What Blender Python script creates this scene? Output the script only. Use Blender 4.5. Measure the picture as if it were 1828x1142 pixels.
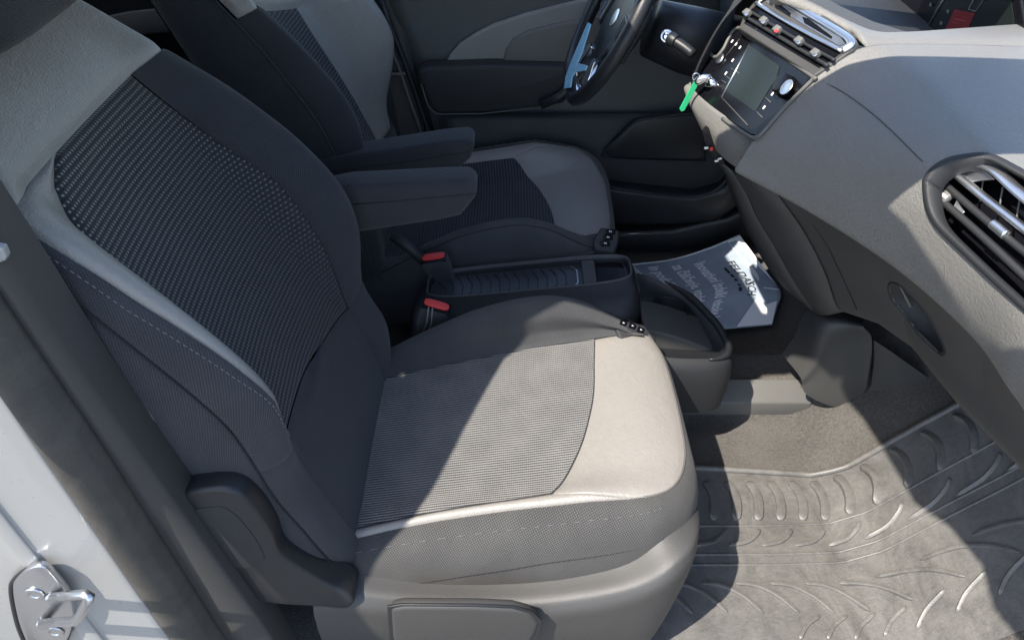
import bpy, math, random
import numpy as np
from mathutils import Vector, Matrix
random.seed(4); rng=np.random.default_rng(4)
scene=bpy.context.scene
for o in list(bpy.data.objects): bpy.data.objects.remove(o)
# ------------------------------------------------------------------ camera
# car axes: x forward, y to the driver's side (left), z up; z=0 is the footwell floor, x=0 the front of the seat cushions
F=1380.0; CAM=np.array([-.22,-1.30,1.35]); PITCH=math.radians(40)
_R=np.array([1,0,0.]); _U=np.array([0,math.sin(PITCH),math.cos(PITCH)]); _W=np.array([0,math.cos(PITCH),-math.sin(PITCH)])
cd=bpy.data.cameras.new('camera'); cam=bpy.data.objects.new('camera',cd); scene.collection.objects.link(cam)
cam.location=CAM; cam.rotation_euler=(math.pi/2-PITCH,0,0); cd.sensor_width=36; cd.lens=36*F/1828; cd.clip_start=.02; cd.clip_end=400
scene.camera=cam
# ------------------------------------------------------------------ light
LIGHT=np.array([.18,.15,-.36]); LIGHT=LIGHT/np.linalg.norm(LIGHT)      # direction the sunlight travels
w=bpy.data.worlds.new('World'); scene.world=w; w.use_nodes=True
nt=w.node_tree; bg=nt.nodes['Background']; sky=nt.nodes.new('ShaderNodeTexSky'); sky.sky_type='NISHITA'; sky.sun_disc=False
S=-LIGHT; sky.sun_elevation=math.asin(S[2]); sky.sun_rotation=math.atan2(S[0],S[1])
nt.links.new(sky.outputs[0],bg.inputs[0]); bg.inputs[1].default_value=.15
sl=bpy.data.lights.new('sun','SUN'); sl.energy=3.7; sl.angle=math.radians(.55); sl.color=(1,.93,.83)
so=bpy.data.objects.new('sun',sl); scene.collection.objects.link(so); so.rotation_euler=Vector(LIGHT).to_track_quat('-Z','Y').to_euler(); so.location=(-2,-1,4)
vs=scene.view_settings; vs.view_transform='Standard'; vs.look='None'; vs.gamma=1; vs.exposure=1.40; vs.use_curve_mapping=False
scene.render.engine='CYCLES'
try: scene.cycles.max_bounces=10; scene.cycles.diffuse_bounces=5
except Exception: pass

# ------------------------------------------------------------------ geometry helpers
def dirpx(u,v): return _W+_R*(u-914)/F+_U*(571-v)/F
def P(u,v,x=None,y=None,z=None,pl=None):
    D=dirpx(u,v)
    if x is not None: t=(x-CAM[0])/D[0]
    elif y is not None: t=(y-CAM[1])/D[1]
    elif z is not None: t=(z-CAM[2])/D[2]
    else: t=((pl[0]-CAM)@pl[1])/(D@pl[1])
    return CAM+t*D
def prj(q):
    q=np.asarray(q)-CAM; dd=q@_W; return 914+F*(q@_R)/dd, 571-F*(q@_U)/dd
A_=lambda *a: np.array(a,float)
def unit(v): v=np.asarray(v,float); return v/max(1e-12,np.linalg.norm(v))
def ip(x,xs,ys): return np.interp(x,xs,ys)
def spl(pts,n,closed=False):
    """Catmull-Rom through pts, n samples"""
    p=np.array(pts,float); m=len(p)
    if closed: idx=lambda i:p[i%m]; segs=m
    else: idx=lambda i:p[min(max(i,0),m-1)]; segs=m-1
    out=[]
    for t in np.linspace(0,segs,n,endpoint=not closed):
        i=min(int(t),segs-1); f=t-i
        a,b,c,d=idx(i-1),idx(i),idx(i+1),idx(i+2)
        if not closed and i==0: a=2*b-c
        if not closed and i==segs-1: d=2*c-b
        out.append(.5*((2*b)+(c-a)*f+(2*a-5*b+4*c-d)*f*f+(3*b-a-3*c+d)*f**3))
    return np.array(out)
def sf(xs,ys):
    """smooth scalar function (monotone-ish cosine blended)"""
    xs=np.array(xs,float); ys=np.array(ys,float)
    fine=np.linspace(xs[0],xs[-1],160); y=np.interp(fine,xs,ys)
    k=np.ones(13)/13; yp=np.pad(y,6,mode='edge'); y=np.convolve(yp,k,'valid')
    return lambda v: np.interp(v,fine,y)
def obj(name,verts,faces,mat,parent=None,smooth=True,uv=None,bevel=0,seg=2,solid=0,sub=0,auto=None,kind=None,label=None):
    me=bpy.data.meshes.new(name); me.from_pydata([tuple(map(float,v)) for v in verts],[],faces); me.update()
    if uv is not None:
        L=me.uv_layers.new(name='UVMap')
        for lp in me.loops: L.data[lp.index].uv=(float(uv[lp.vertex_index][0]),float(uv[lp.vertex_index][1]))
    o=bpy.data.objects.new(name,me); scene.collection.objects.link(o); me.materials.append(mat)
    if smooth: me.polygons.foreach_set('use_smooth',[True]*len(me.polygons))
    if solid:
        m=o.modifiers.new('solid','SOLIDIFY'); m.thickness=solid; m.offset=-1
    if bevel:
        m=o.modifiers.new('bevel','BEVEL'); m.width=bevel; m.segments=seg; m.limit_method='ANGLE'; m.angle_limit=math.radians(40); m.harden_normals=False
    if sub:
        m=o.modifiers.new('sub','SUBSURF'); m.levels=sub; m.render_levels=sub
    if parent is not None:
        o.parent=parent; o.matrix_parent_inverse=Matrix.Translation(parent['_w']).inverted() if '_w' in parent else Matrix.Identity(4)
    if kind: o['kind']=kind
    if label: o['label']=label
    return o
def thing(name,label,cat,loc,group=None):
    o=bpy.data.objects.new(name,None); scene.collection.objects.link(o); o.location=tuple(map(float,loc)); o.empty_display_size=.05
    o['label']=label; o['category']=cat; o['_w']=tuple(map(float,loc))
    if group:o['group']=group
    return o
def tag(o,label,cat,group=None):
    o['label']=label; o['category']=cat
    if group:o['group']=group
    return o
def grid(name,pts,mat,parent=None,uv=None,keep=None,**k):
    pts=np.asarray(pts,float); n,m=pts.shape[:2]
    V=pts.reshape(-1,3); Fc=[]
    for i in range(n-1):
        for j in range(m-1):
            a=i*m+j
            if keep is not None and not keep((pts[i,j]+pts[i+1,j+1])/2): continue
            Fc.append((a,a+1,a+m+1,a+m))
    if uv is None:
        du=np.concatenate([np.zeros((1,m)),np.cumsum(np.linalg.norm(np.diff(pts,axis=0),axis=2),0)]).mean(1)
        dv=np.concatenate([np.zeros((n,1)),np.cumsum(np.linalg.norm(np.diff(pts,axis=1),axis=2),1)],1).mean(0)
        uv=[(du[i],dv[j]) for i in range(n) for j in range(m)]
    else: uv=np.asarray(uv).reshape(-1,2)
    return obj(name,V,Fc,mat,parent,uv=uv,**k)
def clus(n,e=.12):
    """0..1 samples denser near both ends"""
    t=np.linspace(0,1,n); return t+ (np.sin(2*np.pi*t)*-1)*.10
def panel(name,fn,mat,parent,na=26,nb=26,sink=.0024,sw=.005,edges='LRBT',flip=False,**k):
    """fn(a,b)->(pos,uv) ; a across (L..R), b along (B..T). Edges sink into a sewn seam."""
    aa=clus(na); bb=clus(nb)
    Q=np.zeros((na,nb,3)); UVs=np.zeros((na,nb,2))
    for i,a in enumerate(aa):
        for j,b in enumerate(bb):
            q,u=fn(a,b); Q[i,j]=q; UVs[i,j]=u
    Ta=np.gradient(Q,axis=0); Tb=np.gradient(Q,axis=1)
    N=np.cross(Ta,Tb); N/=np.maximum(1e-9,np.linalg.norm(N,axis=2,keepdims=True))
    if flip: N=-N
    la=np.concatenate([np.zeros((1,nb)),np.cumsum(np.linalg.norm(np.diff(Q,axis=0),axis=2),0)],0)
    lb=np.concatenate([np.zeros((na,1)),np.cumsum(np.linalg.norm(np.diff(Q,axis=1),axis=2),1)],1)
    dist=np.full((na,nb),1e3)
    if 'L' in edges: dist=np.minimum(dist,la)
    if 'R' in edges: dist=np.minimum(dist,la[-1:]-la)
    if 'B' in edges: dist=np.minimum(dist,lb)
    if 'T' in edges: dist=np.minimum(dist,lb[:,-1:]-lb)
    Q=Q-N*(sink*np.exp(-(dist/sw)**1.5))[...,None]
    if flip: Q=Q[::-1]; UVs=UVs[::-1]
    return grid(name,Q,mat,parent,uv=UVs,**k)
def frames(path,closed=False):
    p=np.asarray(path,float)
    T=np.gradient(p,axis=0) if not closed else (np.roll(p,-1,0)-np.roll(p,1,0))
    T/=np.maximum(1e-9,np.linalg.norm(T,axis=1,keepdims=True))
    up=A_(0,0,1) if abs(T[0][2])<.9 else A_(1,0,0)
    N=[];n=unit(np.cross(T[0],up))
    for t in T:
        n=unit(n-t*(n@t)); N.append(n)
    N=np.array(N); return p,T,N,np.cross(T,N)
def tube_geo(path,r,seg=8,closed=False,rb=None,a0=0.):
    p,T,N,B=frames(path,closed); m=len(p); rr=np.broadcast_to(np.asarray(r,float),(m,)); r2=rr if rb is None else np.broadcast_to(np.asarray(rb,float),(m,))
    V=[];Fc=[]
    for i in range(m):
        for k in range(seg):
            a=2*math.pi*k/seg+a0; V.append(p[i]+N[i]*math.cos(a)*rr[i]+B[i]*math.sin(a)*r2[i])
    for i in range(m if closed else m-1):
        for k in range(seg):
            j=(i+1)%m; Fc.append((i*seg+k,i*seg+(k+1)%seg,j*seg+(k+1)%seg,j*seg+k))
    if not closed:
        Fc.append(tuple(range(seg))[::-1]); Fc.append(tuple((m-1)*seg+k for k in range(seg)))
    return V,Fc
def tube(name,path,r,mat,parent=None,seg=8,closed=False,rb=None,a0=0.,**k):
    V,Fc=tube_geo(path,r,seg,closed,rb,a0); return obj(name,V,Fc,mat,parent,**k)
def join(parts):
    V=[];Fc=[]
    for v,f in parts:
        o=len(V); V+=list(v); Fc+=[tuple(i+o for i in g) for g in f]
    return V,Fc
def prism_geo(poly,d):
    """poly: list of 3-D points (outer face), d: vector to the back face"""
    poly=np.asarray(poly,float); n=len(poly); V=list(poly)+list(poly+np.asarray(d))
    Fc=[tuple(range(n)),tuple(range(2*n-1,n-1,-1))]+[(i,i+n,(i+1)%n+n,(i+1)%n) for i in range(n)]
    return V,Fc
def fixn(o):
    import bmesh
    bm=bmesh.new(); bm.from_mesh(o.data); bmesh.ops.recalc_face_normals(bm,faces=bm.faces); bm.to_mesh(o.data); bm.free(); return o
def prism(name,poly,d,mat,parent=None,bevel=.003,smooth=False,**k):
    V,Fc=prism_geo(poly,d); return fixn(obj(name,V,Fc,mat,parent,smooth=smooth,bevel=bevel,**k))
def box(name,c,ax,ay,az,mat,parent=None,bevel=.003,smooth=False,**k):
    """c centre, ax/ay/az half-extent vectors"""
    c,ax,ay,az=map(lambda q:np.asarray(q,float),(c,ax,ay,az))
    poly=[c+ax+ay+az,c-ax+ay+az,c-ax-ay+az,c+ax-ay+az]; return prism(name,poly,-2*az,mat,parent,bevel,smooth,**k)
def disc(name,c,nrm,r,h,mat,parent=None,seg=28,bevel=.001,prof=None,up=(0,0,1)):
    c=np.asarray(c,float); nrm=unit(nrm); a=unit(np.cross(up,nrm)); b=np.cross(nrm,a)
    prof=prof or [(r,0),(r,h)]
    V=[];Fc=[]
    for (rr,hh) in prof:
        for k in range(seg):
            t=2*math.pi*k/seg; V.append(c+a*rr*math.cos(t)+b*rr*math.sin(t)+nrm*hh)
    for i in range(len(prof)-1):
        for k in range(seg): Fc.append((i*seg+k,i*seg+(k+1)%seg,(i+1)*seg+(k+1)%seg,(i+1)*seg+k))
    Fc.append(tuple((len(prof)-1)*seg+k for k in range(seg))); Fc.append(tuple(range(seg))[::-1])
    return obj(name,V,Fc,mat,parent,bevel=bevel,smooth=True)
def inpoly(q,poly):
    x,y=q; c=False; n=len(poly)
    for i in range(n):
        x1,y1=poly[i];x2,y2=poly[(i+1)%n]
        if (y1>y)!=(y2>y) and x<(x2-x1)*(y-y1)/(y2-y1)+x1: c=not c
    return c

# ------------------------------------------------------------------ materials
class NB:
    def __init__(s,name):
        s.m=bpy.data.materials.new(name); s.m.use_nodes=True; s.t=s.m.node_tree; s.b=s.t.nodes['Principled BSDF']
    def n(s,ty,**k):
        x=s.t.nodes.new(ty)
        for a,b in k.items(): setattr(x,a,b)
        return x
    def l(s,a,b): s.t.links.new(a,b)
    def val(s,op,a,b=None,c=None):
        x=s.n('ShaderNodeMath',operation=op)
        for i,q in enumerate((a,b,c)):
            if q is None: continue
            if isinstance(q,(int,float)): x.inputs[i].default_value=q
            else: s.l(q,x.inputs[i])
        return x.outputs[0]
    def uv(s):
        x=s.n('ShaderNodeUVMap'); sp=s.n('ShaderNodeSeparateXYZ'); s.l(x.outputs[0],sp.inputs[0]); return x.outputs[0],sp.outputs[0],sp.outputs[1]
    def oc(s): return s.n('ShaderNodeTexCoord').outputs['Object']
    def noise(s,vec,scale,detail=3,rough=.55,dist=0,stretch=None):
        x=s.n('ShaderNodeTexNoise'); x.inputs['Scale'].default_value=scale; x.inputs['Detail'].default_value=detail; x.inputs['Roughness'].default_value=rough; x.inputs['Distortion'].default_value=dist
        if stretch:
            mp=s.n('ShaderNodeMapping'); mp.inputs['Scale'].default_value=stretch; s.l(vec,mp.inputs[0]); vec=mp.outputs[0]
        s.l(vec,x.inputs['Vector']); return x.outputs[0]
    def ramp(s,f,stops):
        x=s.n('ShaderNodeValToRGB'); e=x.color_ramp.elements
        while len(e)<len(stops): e.new(.5)
        for k,(p,c) in zip(e,stops): k.position=p; k.color=(*c,1) if len(c)==3 else c
        s.l(f,x.inputs[0]); return x.outputs[0]
    def mix(s,f,a,b):
        x=s.n('ShaderNodeMix',data_type='RGBA'); 
        if isinstance(f,(int,float)): x.inputs[0].default_value=f
        else: s.l(f,x.inputs[0])
        for i,q in ((6,a),(7,b)):
            if isinstance(q,tuple): x.inputs[i].default_value=(*q,1)
            else: s.l(q,x.inputs[i])
        return x.outputs[2]
    def bump(s,h,dist,strength=1,prev=None):
        x=s.n('ShaderNodeBump'); x.inputs['Strength'].default_value=strength; x.inputs['Distance'].default_value=dist; s.l(h,x.inputs['Height'])
        if prev is not None: s.l(prev,x.inputs['Normal'])
        return x.outputs[0]
    def fin(s,col=None,rough=None,nrm=None,**k):
        for key,q in (('Base Color',col),('Roughness',rough),('Normal',nrm)):
            if q is None: continue
            i=s.b.inputs[key]
            if isinstance(q,tuple): i.default_value=(*q,1)
            elif isinstance(q,(int,float)): i.default_value=q
            else: s.l(q,i)
        for key,q in k.items():
            key=key.replace('_',' '); i=s.b.inputs[key]; i.default_value=(*q,1) if isinstance(q,tuple) else q
        return s.m
def sinw(b,x,pitch,ph=0.):
    return b.val('MULTIPLY_ADD',b.val('SINE',b.val('MULTIPLY_ADD',x,2*math.pi/pitch,ph)),.5,.5)
SH=dict(Sheen_Weight=.12,Sheen_Roughness=.5,Sheen_Tint=(1,.93,.84))
def m_fabric(name,c1,c2,pitch=.0030,ob=False):
    b=NB(name); uv,u,v=b.uv()
    if ob:
        uv=b.oc(); sp=b.n('ShaderNodeSeparateXYZ'); b.l(uv,sp.inputs[0]); u=b.val('ADD',sp.outputs[0],b.val('MULTIPLY',sp.outputs[1],.7)); v=b.val('ADD',sp.outputs[2],b.val('MULTIPLY',sp.outputs[1],.4))
    d1=sinw(b,b.val('ADD',u,b.val('MULTIPLY',v,.6)),pitch); d2=sinw(b,b.val('SUBTRACT',v,b.val('MULTIPLY',u,.35)),pitch*.8)
    wv=b.val('MULTIPLY',d1,d2); nz=b.noise(uv,900,2); big=b.noise(uv,14,3)
    f=b.val('MULTIPLY_ADD',wv,.55,b.val('MULTIPLY',nz,.55)); f=b.val('MULTIPLY_ADD',big,.25,b.val('SUBTRACT',f,.12))
    col=b.ramp(f,[(.15,c1),(.85,c2)])
    return b.fin(col,.92,b.bump(b.val('ADD',wv,b.val('MULTIPLY',nz,.5)),.0007,.8),**SH)
def m_rib(name,c1,c2,axis='u',pitch=.0054,dotpitch=.0036):
    b=NB(name); uv,u,v=b.uv(); x,y=(u,v) if axis=='u' else (v,u)
    wob=b.val('MULTIPLY',b.val('SUBTRACT',b.noise(uv,30,2),.5),.0015)
    r=sinw(b,b.val('ADD',x,wob),pitch); dd=sinw(b,y,dotpitch); nz=b.noise(uv,700,2)
    big=b.noise(uv,18,3)
    h=b.val('MULTIPLY',r,b.val('MULTIPLY_ADD',dd,.35,.65))
    f=b.val('MULTIPLY_ADD',nz,.3,b.val('MULTIPLY',h,.8)); f=b.val('MULTIPLY_ADD',big,.3,b.val('SUBTRACT',f,.17))
    return b.fin(b.ramp(f,[(.2,c1),(.85,c2)]),.9,b.bump(h,.0016,.9),**SH)
def m_dots(name,c1,c2,cd):
    b=NB(name); uv,u,v=b.uv()
    row=sinw(b,v,.0082); nr=b.val('FLOOR',b.val('DIVIDE',v,.0082)); sh=b.val('MULTIPLY',nr,math.pi)
    cw=b.val('MULTIPLY_ADD',b.val('SINE',b.val('ADD',b.val('MULTIPLY',u,2*math.pi/.0064),sh)),.5,.5)
    m=b.val('MULTIPLY',row,cw); nz=b.noise(uv,700,2)
    fade=b.n('ShaderNodeMapRange'); fade.inputs[1].default_value=.12; fade.inputs[2].default_value=.62; fade.inputs[3].default_value=.16; fade.inputs[4].default_value=1.0; b.l(v,fade.inputs[0])
    fu=b.n('ShaderNodeMapRange'); fu.inputs[1].default_value=-.25; fu.inputs[2].default_value=.12; fu.inputs[3].default_value=.55; fu.inputs[4].default_value=1.; b.l(u,fu.inputs[0])
    msk=b.n('ShaderNodeMapRange'); msk.inputs[1].default_value=.58; msk.inputs[2].default_value=.82; b.l(m,msk.inputs[0])
    k=b.val('MULTIPLY',b.val('MULTIPLY',msk.outputs[0],fade.outputs[0]),fu.outputs[0])
    base=b.ramp(b.val('MULTIPLY_ADD',row,.45,b.val('MULTIPLY',nz,.5)),[(.15,c1),(.9,c2)])
    return b.fin(b.mix(k,base,cd),.9,b.bump(b.val('ADD',m,row),.0011,.8),**SH)
def m_leather(name,col,rough=.5,scale=1.):
    b=NB(name); o=b.oc()
    vo=b.n('ShaderNodeTexVoronoi'); vo.inputs['Scale'].default_value=420*scale; b.l(b.mix(.35,o,o),vo.inputs['Vector'])
    wr=b.noise(o,70*scale,4,.6,1.2); fine=b.noise(o,380*scale,3); big=b.noise(o,7,3)
    f=b.val('MULTIPLY_ADD',big,.35,b.val('MULTIPLY',wr,.3)); c=b.ramp(f,[(.15,tuple(x*.86 for x in col)),(.55,tuple(x*1.08 for x in col))])
    cr=b.noise(o,16,3,.5,2.5,(1,.6,1)); wr=b.val('ADD',wr,b.val('MULTIPLY',cr,.9))
    h=b.val('ADD',b.val('MULTIPLY',wr,1.0),b.val('ADD',b.val('MULTIPLY',vo.outputs[0],.5),b.val('MULTIPLY',fine,.4)))
    rr=b.n('ShaderNodeMapRange'); rr.inputs[3].default_value=rough-.07; rr.inputs[4].default_value=rough+.1; b.l(big,rr.inputs[0])
    return b.fin(c,rr.outputs[0],b.bump(h,.0014,.55))
def m_plastic(name,col,rough=.5,grain=500,gd=.0005,var=.12,stretch=None,spec=.5):
    b=NB(name); o=b.oc(); g=b.noise(o,grain,3,.6,0,stretch); big=b.noise(o,5,4)
    c=b.ramp(big,[(.25,tuple(x*(1-var) for x in col)),(.75,tuple(x*(1+var) for x in col))])
    rr=b.n('ShaderNodeMapRange'); rr.inputs[3].default_value=rough-.06; rr.inputs[4].default_value=rough+.08; b.l(b.noise(o,23,4),rr.inputs[0])
    return b.fin(c,rr.outputs[0],b.bump(g,gd,.7),Specular_IOR_Level=spec)
def m_simple(name,col,rough=.4,metal=0,coat=0,**k):
    b=NB(name); o=b.oc(); rr=b.n('ShaderNodeMapRange'); rr.inputs[3].default_value=max(.02,rough-.04); rr.inputs[4].default_value=rough+.06; b.l(b.noise(o,60,4),rr.inputs[0])
    return b.fin(col,rr.outputs[0],None,Metallic=metal,Coat_Weight=coat,**k)
M={}
M['fabric']=m_fabric('charcoal_fabric',(.011,.0125,.016),(.046,.050,.058))
M['fabric_side']=m_fabric('charcoal_fabric_side',(.010,.0115,.015),(.062,.065,.072),.0036)
M['fabric_skirt_lit']=m_fabric('charcoal_fabric_skirt_lit',(.013,.014,.016),(.112,.109,.102),.0036)  # skirt copy of the charcoal fabric, sunlit tone put into the colour
M['fabric_bolster_lit']=m_fabric('charcoal_fabric_bolster_lit',(.012,.0135,.017),(.090,.090,.090),.003)  # cushion bolster copy of the same fabric, sunlight mixed into its colour
M['cloth']=m_fabric('charcoal_cloth',(.011,.0125,.016),(.046,.050,.057),.003,True)
M['headliner']=m_fabric('pale_headliner',(.28,.28,.28),(.38,.38,.38),.004,True)
M['rib']=m_rib('ribbed_seat_fabric_lit',(.018,.020,.024),(.26,.252,.235))  # passenger insert brightened to its sunlit tone; far seat copy stays dark
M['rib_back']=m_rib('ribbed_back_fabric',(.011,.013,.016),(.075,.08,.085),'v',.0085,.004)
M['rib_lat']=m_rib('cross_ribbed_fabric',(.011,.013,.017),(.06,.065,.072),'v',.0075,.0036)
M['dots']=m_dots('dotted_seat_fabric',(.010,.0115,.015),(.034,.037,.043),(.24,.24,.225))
M['leather']=m_leather('taupe_leather',(.242,.226,.204),.42)
M['piping']=m_simple('pale_piping',(.10,.095,.088),.6)
M['thread']=m_simple('pale_thread',(.13,.135,.15),.7)
M['seam']=m_simple('seam_thread',(.012,.013,.016),.8)
def m_dash(name,col):
    b=NB(name); o=b.oc(); g=b.noise(o,420,3,.6,.8,(1,.3,.5)); g2=b.noise(o,230,2,.5,2.0,(.45,1.6,1)); big=b.noise(o,4,4)
    c=b.ramp(big,[(.25,tuple(x*.93 for x in col)),(.75,tuple(x*1.05 for x in col))])
    return b.fin(c,.42,b.bump(b.val('ADD',g,g2),.0018,.65))
M['dash']=m_dash('grained_taupe_dash',(.188,.182,.170))
M['lower']=m_plastic('dark_grey_plastic',(.055,.054,.052),.55,420,.0006)
M['black']=m_plastic('black_plastic',(.014,.015,.017),.42,500,.0004)
M['blackm']=m_plastic('matt_black_plastic',(.018,.019,.021),.6,450,.0005)
M['valence']=m_plastic('grey_grained_plastic',(.046,.0448,.043),.46,650,.0006)
M['grey']=m_plastic('mid_grey_plastic',(.13,.128,.12),.55,420,.0006)
M['gloss']=m_simple('gloss_black',(.006,.006,.008),.2,0,.0,Specular_IOR_Level=.22)
M['screen']=m_simple('dark_screen_glass',(.014,.019,.017),.22,0,.0,Specular_IOR_Level=.25)
M['chrome']=m_simple('satin_chrome',(.74,.75,.77),.34,1)
M['brightchrome']=m_simple('bright_chrome',(.75,.75,.76),.1,1)
M['red']=m_simple('red_plastic',(.62,.045,.04),.45)
M['green']=m_simple('green_tag',(.02,.40,.16),.4)
M['white']=m_simple('white_print',(.7,.7,.7),.6)
M['paint']=m_simple('white_car_paint',(.30,.30,.292),.28,0,.7)
M['shellpaint']=m_simple('white_shell_paint',(.16,.16,.165),.4,0,.3)
M['steel']=m_simple('zinc_steel',(.55,.56,.58),.28,1)
def m_rubber(name,col,dust,k=.5):
    b=NB(name); o=b.oc(); n1=b.noise(o,11,7,.72,1.5,(1,.55,1)); n2=b.noise(o,110,6,.8,1.5,(.5,1.4,1)); f=b.val('MULTIPLY_ADD',n1,.62,b.val('MULTIPLY',n2,.45))
    return b.fin(b.ramp(f,[(.36,col),(.72,dust)]),b.val('MULTIPLY_ADD',n2,.25,k),b.bump(b.noise(o,400,3),.0005,.7))
M['seal']=m_rubber('dusty_rubber_seal',(.035,.033,.03),(.075,.068,.058),.5)
M['trayrubber']=m_plastic('tray_rubber',(.035,.040,.046),.33,500,.0004)
M['trim']=m_plastic('charcoal_trim',(.04,.039,.038),.5,600,.0005)
M['mat']=m_rubber('dusty_rubber_mat',(.062,.060,.057),(.175,.168,.156),.32)
def m_carpet(name,a,c):
    b=NB(name); o=b.oc(); n=b.noise(o,420,3,.75); m=b.noise(o,150,3,.7); big=b.noise(o,8,4)
    f=b.val('MULTIPLY_ADD',m,.35,b.val('MULTIPLY',n,.6)); f=b.val('MULTIPLY_ADD',big,.25,b.val('SUBTRACT',f,.1))
    return b.fin(b.ramp(f,[(.36,a),(.68,c)]),.95,b.bump(b.val('ADD',n,m),.004,.9),**SH)
M['carpet']=m_carpet('brown_grey_carpet',(.028,.026,.024),(.145,.135,.122))
M['concrete']=m_plastic('paving',(.15,.15,.15),.85,60,.002)
def m_paper():
    b=NB('printed_paper'); o=b.oc(); n=b.noise(o,22,4,.6); 
    return b.fin(b.ramp(n,[(.35,(.27,.32,.38)),(.7,(.33,.38,.44))]),.4,b.bump(b.noise(o,14,3),.004,.5))
M['paper']=m_paper(); M['paperedge']=m_simple('plain_paper',(.82,.83,.84),.45); M['ink']=m_simple('black_ink',(.01,.01,.012),.6); M['pale_ink']=m_simple('pale_blue_print',(.85,.87,.88),.55)
M['doorgrey']=m_plastic('door_grey_plastic',(.085,.09,.09),.55,420,.0005)
M['doorcloth']=m_fabric('door_cloth',(.19,.19,.175),(.32,.31,.29),.003,True)
M['rail']=m_plastic('pale_grey_rail',(.115,.112,.105),.5,420,.0005)

# ================================================================== SETTING
def sheet(name,x0,x1,y0,y1,z,mat): return obj(name,[(x0,y0,z),(x1,y0,z),(x1,y1,z),(x0,y1,z)],[(0,1,2,3)],mat,smooth=False)
g=sheet('ground',-60,60,-60,60,-.42,M['concrete']); g['kind']='structure'; g['label']='pale paving under and beside the car'
# carpeted car floor with toe board
def floorz(x,y):
    z=max(0,(x-.47))*1.12 if x>.47 else 0.
    z=ip(x,[-2,.43,.50,.60,.66,.9],[0,0,.035,.15,.215,.50])
    t=ip(y,[-.06,-.02,.10,.16],[0,.065,.065,0]); return max(z,0)+t*(1 if x<.42 else 1)
xs=np.concatenate([np.linspace(-1.5,-.1,12),np.linspace(0,.42,30),np.linspace(.43,.9,26)]); ys=np.concatenate([np.linspace(-.70,-.08,40),np.linspace(-.06,.16,24),np.linspace(.18,.74,12)])
fl=grid('car_floor',[[ (x,y,floorz(x,y)) for y in ys] for x in xs],M['carpet']); fl['kind']='structure'; fl['label']='brown grey carpeted floor of the car'
for p_ in fl.data.polygons: pass

# ================================================================== SEATS
CR=math.atan2(.08,.45); CE=A_(math.cos(CR),0,math.sin(CR)); CN=A_(-math.sin(CR),0,math.cos(CR))
k_back=sf([-.06,0,.08,.15,.20,.26,.33,.40,.49,.59,.69,.75,.9],[.0,.012,.040,.036,.044,.088,.122,.130,.114,.078,.028,.006,0])
wid=sf([-.06,0,.06,.14,.3,.5,.65,.72,.80,.9],[.90,.95,1.0,.99,1.0,1.0,.97,.93,.84,.66])
lum=sf([-.06,.0,.1,.25,.45,.65,.74,.82,.9],[-.012,-.004,.010,.014,.004,0,-.006,-.03,-.075])
C_c=[0,.5,.75,.9,1.0,1.1,1.2,1.35,1.5,1.75,2.0]
C_l=[0,.11,.165,.192,.213,.232,.247,.260,.265,.262,.24]
C_k=[0,0,.10,.62,.90,1.0,.92,.55,.2,-.0,0]
C_o=[0,.0,0,0,0,0,-.003,-.018,-.05,-.09,-.115]
_cf=np.linspace(0,2,200)
def _sm(ys):
    y=np.interp(_cf,C_c,ys); yp=np.pad(y,7,mode='edge'); return np.convolve(yp,np.ones(15)/15,'valid')
S_l,S_k,S_o=_sm(C_l),_sm(C_k),_sm(C_o); S_l[0]=0
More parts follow.
